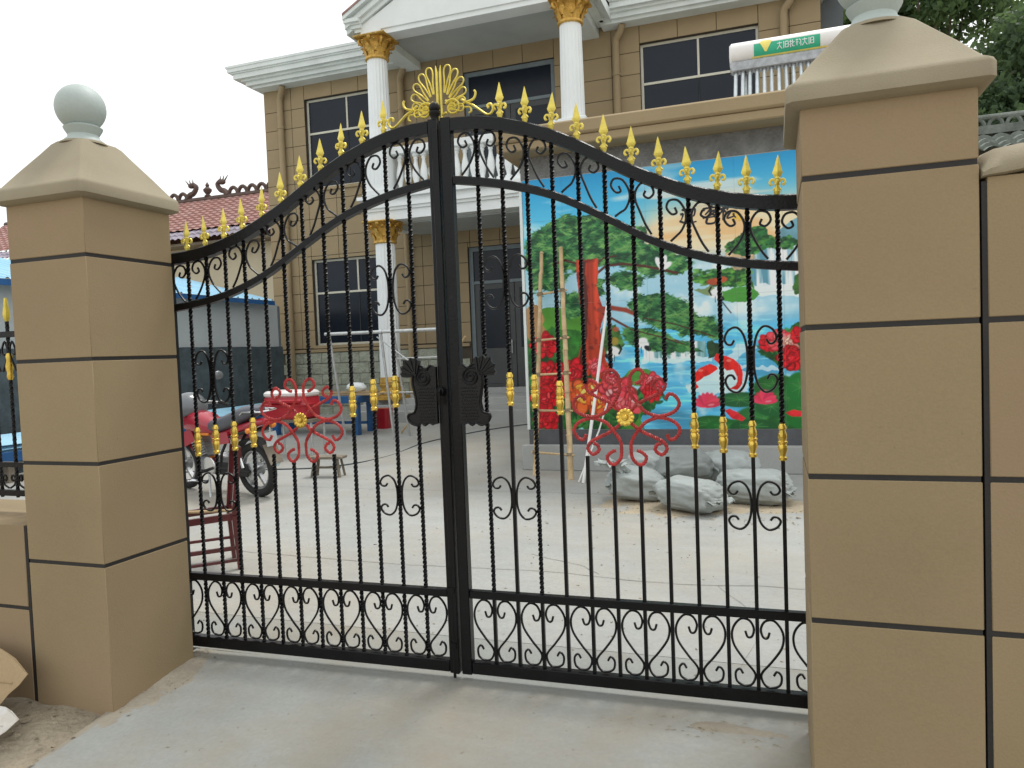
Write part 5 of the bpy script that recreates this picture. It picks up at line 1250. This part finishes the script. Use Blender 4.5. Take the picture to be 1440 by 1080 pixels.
o = MB().tube([(-.78,5.88,0), (-.68,6.3,1.1), (-.60,6.93,2.42)], [.022,.022,.02], 10).build('white_pole', M_whitepl, None); tag(o, 'thicker white plastic pole leaning on the painted pine trunk', 'pole')
o = MB().tube([(-.86,5.95,0), (-.70,6.55,.62), (-.63,6.85,1.0)], .012, 8).build('white_pole', M_whitepl, None); tag(o, 'short thin white rod beside the foot of the thicker white pole', 'rod')

# cement sacks
def sack(c, dim, rz, tilt, label, m, seed, neck=None, flat=.35):
    rot = Matrix.Rotation(rz, 4, 'Z') @ Matrix.Rotation(tilt[0], 4, 'X') @ Matrix.Rotation(tilt[1], 4, 'Y')
    def f(d):
        p = Vector((math.copysign(abs(d.x)**.62, d.x), math.copysign(abs(d.y)**.68, d.y), math.copysign(abs(d.z)**.85, d.z)))
        k = .95+.13*mnoise.noise(d*1.6+Vector((seed*7, 0, 0)))+.06*mnoise.noise(d*4+Vector((0, seed*3, 0)))-.05*max(0, abs(mnoise.noise(Vector((d.x*5+seed, d.y*2.2, d.z*7))))*-1+.12)*6*(.4+abs(d.x))+.02*mnoise.noise(Vector((d.x*20, d.y*7, d.z*20+seed)))
        p = p*k
        e = abs(p.x); 
        if e > .8: p.z *= 1-.55*(e-.8)/.25; p.y *= 1+.05*(e-.8)
        p = Vector((p.x*dim[0], p.y*dim[1], p.z*dim[2]))
        return p
    t = thing('cement_sack', label, 'sack', (c[0], c[1], c[2]-dim[2]), group='sacks heaped in front of the painted wall')
    mb = MB().sphere((0,0,0), 1, 72, 48, (1,1,1), f).xf(rot)
    mb.v = [(x+c[0], y+c[1], max(z+c[2], .012) if c[2] < .3 else z+c[2]) for x, y, z in mb.v]
    mb.build('body', m, t, 70)
    for s in (-1, 1):       # stitched ends
        P = [rot @ Vector((s*dim[0]*.98+s*.025*math.sin(k*2.1), dim[1]*(-.8+1.6*k/12), .02*math.sin(k*1.7+seed)-dim[2]*.18)) for k in range(13)]
        e_ = MB(); V = []; F = []
        for k, p in enumerate(P):
            q = rot @ Vector((s*dim[0]*.86, dim[1]*(-.8+1.6*k/12), -dim[2]*.1))
            V += [(p.x+c[0], p.y+c[1], max(p.z+c[2], .015)), (q.x+c[0], q.y+c[1], max(q.z+c[2]+.015, .03))]
        for k in range(12): F.append((2*k, 2*k+2, 2*k+3, 2*k+1))
        V2 = [(x, y, z+.012) for x, y, z in V]; n = len(V); F += [tuple(i+n for i in f_[::-1]) for f_ in F[:]]
        e_.add(V+V2, F).build('sewn_end', m, t, 50)
    if neck:
        c0, ang = neck; nm = MB(); V = []; F = []; n = 22
        for j, (h, r) in enumerate(((0,.075), (.06,.06), (.11,.10), (.15,.15), (.13,.17))):
            for k in range(n):
                a = 2*PI*k/n; rr = r*(1+.28*math.sin(k*2.9+j*.6)+.12*math.sin(k*5.1)); V.append((c0[0]+rr*math.cos(a)-h*1.1, c0[1]+rr*math.sin(a)-h*.3, c0[2]+h*.7+.03*math.sin(k*1.9+j)))
        for j in range(4):
            for k in range(n): F.append((j*n+k, j*n+(k+1) % n, (j+1)*n+(k+1) % n, (j+1)*n+k))
        nm.add(V, F).build('tied_neck', m, t, 30)
sack((.10,4.95,.18), (.36,.29,.19), math.radians(10), (.1,.14), 'grey sack with a crumpled open neck, leftmost on the ground', M_sack, 1.0, ((-.02,4.80,.36), 0))
sack((.76,4.45,.17), (.39,.30,.185), math.radians(-28), (-.06,.05), 'full grey sack lying nearest the gate in the heap', M_sack, 2.3)
sack((1.38,4.95,.18), (.42,.29,.19), math.radians(-8), (.0,.04), 'long grey sack lying at the right end of the heap', M_sack, 3.1)
sack((.60,5.22,.34), (.34,.26,.18), math.radians(25), (.25,-.15), 'darker grey sack propped up in the middle of the heap', M_sackd, 4.4)
sack((.20,5.42,.28), (.36,.28,.23), math.radians(60), (.1,.0), 'pale sack standing at the back left of the heap', M_sack, 5.7)
sack((1.05,5.55,.26), (.42,.30,.23), math.radians(-15), (.0,.0), 'pale sack lying at the back right of the heap', M_sack, 6.2)
# spilled sand under the heap
V = []; F = []; NX, NY = 60, 34
for j in range(NY):
    for i in range(NX):
        x, y = -.9+3.4*i/(NX-1), 3.75+2.6*j/(NY-1)
        d = math.hypot((x-.85)/1.5, (y-4.9)/1.05)+.35*mnoise.fractal(Vector((x*2, y*2, 0)), 1, 2, 4)
        V.append((x, y, -.012+.035*max(0, 1.05-d)+.006*mnoise.noise(Vector((x*14, y*14, 0)))))
for j in range(NY-1):
    for i in range(NX-1): F.append((j*NX+i, j*NX+i+1, (j+1)*NX+i+1, (j+1)*NX+i))
o = MB().add(V, F).build('spilled_sand', M_sand, None, 60); o['kind'] = 'stuff'; o['label'] = 'thin spill of pale sand round the heap of sacks'; o['category'] = 'sand'
# crumbs of cement and soil on the ground
V = []; F = []
def crumb(x, y, z, s):
    b = len(V); q = [(rng.normal(0,1), rng.normal(0,1), rng.normal(0,.7)) for _ in range(5)]
    V.extend([(x+a*s, y+b_*s, z+abs(c)*s*.7) for a, b_, c in q]); F.extend([(b,b+1,b+2), (b,b+2,b+3), (b,b+3,b+1), (b+1,b+2,b+4), (b+2,b+3,b+4), (b+3,b+1,b+4)])
for i in range(420): x, y = rng.uniform(-4, 2.2), rng.uniform(.3, 7); crumb(x, y, .0, rng.uniform(.003, .010))
for i in range(260): x, y = rng.normal(.9, .8), rng.normal(4.3, .35); crumb(x, y, .005, rng.uniform(.004, .014))
for i in range(60): x, y = rng.uniform(-1.6, 1.6), rng.uniform(-1.5, -.05); crumb(x, y, .1*y, rng.uniform(.002, .006))
for i in range(90): x, y = rng.normal(-1.72, .1), rng.uniform(-.7, .0); crumb(max(x, -1.71), y, .1*y, rng.uniform(.002, .007))
for i in range(520):
    x, y = rng.uniform(-3.2, -1.74), rng.uniform(-2.6, -.72); crumb(x, y, -.09-.09*(-.7-y)+.015, rng.uniform(.004, .016))
for i in range(46):
    x, y, an, L = rng.normal(1.3, .25), rng.normal(-.2, .05), rng.uniform(-.5, .5), rng.uniform(.008, .045)
    z = .1*y+.004; b = len(V); dx, dy = L*math.cos(an), L*math.sin(an)
    V.extend([(x, y, z), (x+dx, y+dy, z+.1*dy), (x+dx*.5, y+dy*.5+.0015, z+.003), (x+dx*.5, y+dy*.5-.0015, z)]); F.extend([(b,b+1,b+2), (b+1,b,b+3), (b,b+2,b+3), (b+1,b+3,b+2)])
o = MB().add(V, F).build('loose_crumbs', M_dirt, None, 0); o['kind'] = 'stuff'; o['label'] = 'crumbs of soil and cement scattered on the ground'; o['category'] = 'rubble'
# cable across the yard
P = cr([(-7.9,5.9,.012), (-6.6,6.35,.012), (-5.3,6.75,.012), (-4.8,7.9,.02), (-4.75,9.4,.085), (-4.2,10.9,.14), (-3.4,12.0,.185)], 10)
o = MB().tube(P, .011, 6).build('cable', M_annexd, None); tag(o, 'thin dark cable lying across the concrete yard', 'cable')
# cardboard against the low left wall
def card(P, m, label, crease):
    V = []; F = []; n = len(P)
    for e in (0, .006): V += [(x, y-e, z) for x, y, z in P]
    F = [tuple(range(n)), tuple(range(2*n-1, n-1, -1))]+[(i, i+n, (i+1) % n+n, (i+1) % n) for i in range(n)]
    t = thing('cardboard_sheet', label, 'cardboard', P[0], group='cardboard by the low left wall'); MB().add(V, F).build('sheet', m, t, 0)
    MB().tube(crease, .004, 5).build('fold', m, t)
card([(-2.75,-.80,.26), (-2.38,-.80,.25), (-2.31,-.81,.235), (-2.24,-.82,.215), (-2.13,-.84,.15), (-2.16,-.87,.10), (-2.20,-.90,.06), (-2.26,-.96,-.04), (-2.36,-.97,-.075), (-2.7,-.98,-.09)], M_card, 'torn brown cardboard sheet leaning on the low left wall', [(-2.7,-.9,.12), (-2.2,-.88,.11)])
card([(-2.7,-.98,.05), (-2.12,-.98,.04), (-2.06,-.99,.03), (-2.0,-1.0,.0), (-2.05,-1.03,-.05), (-2.11,-1.06,-.09), (-2.7,-1.08,-.11)], M_cardw, 'pale printed piece of cardboard lying below the brown one', [(-2.6,-1.03,-.02), (-2.08,-1.03,-.03)])
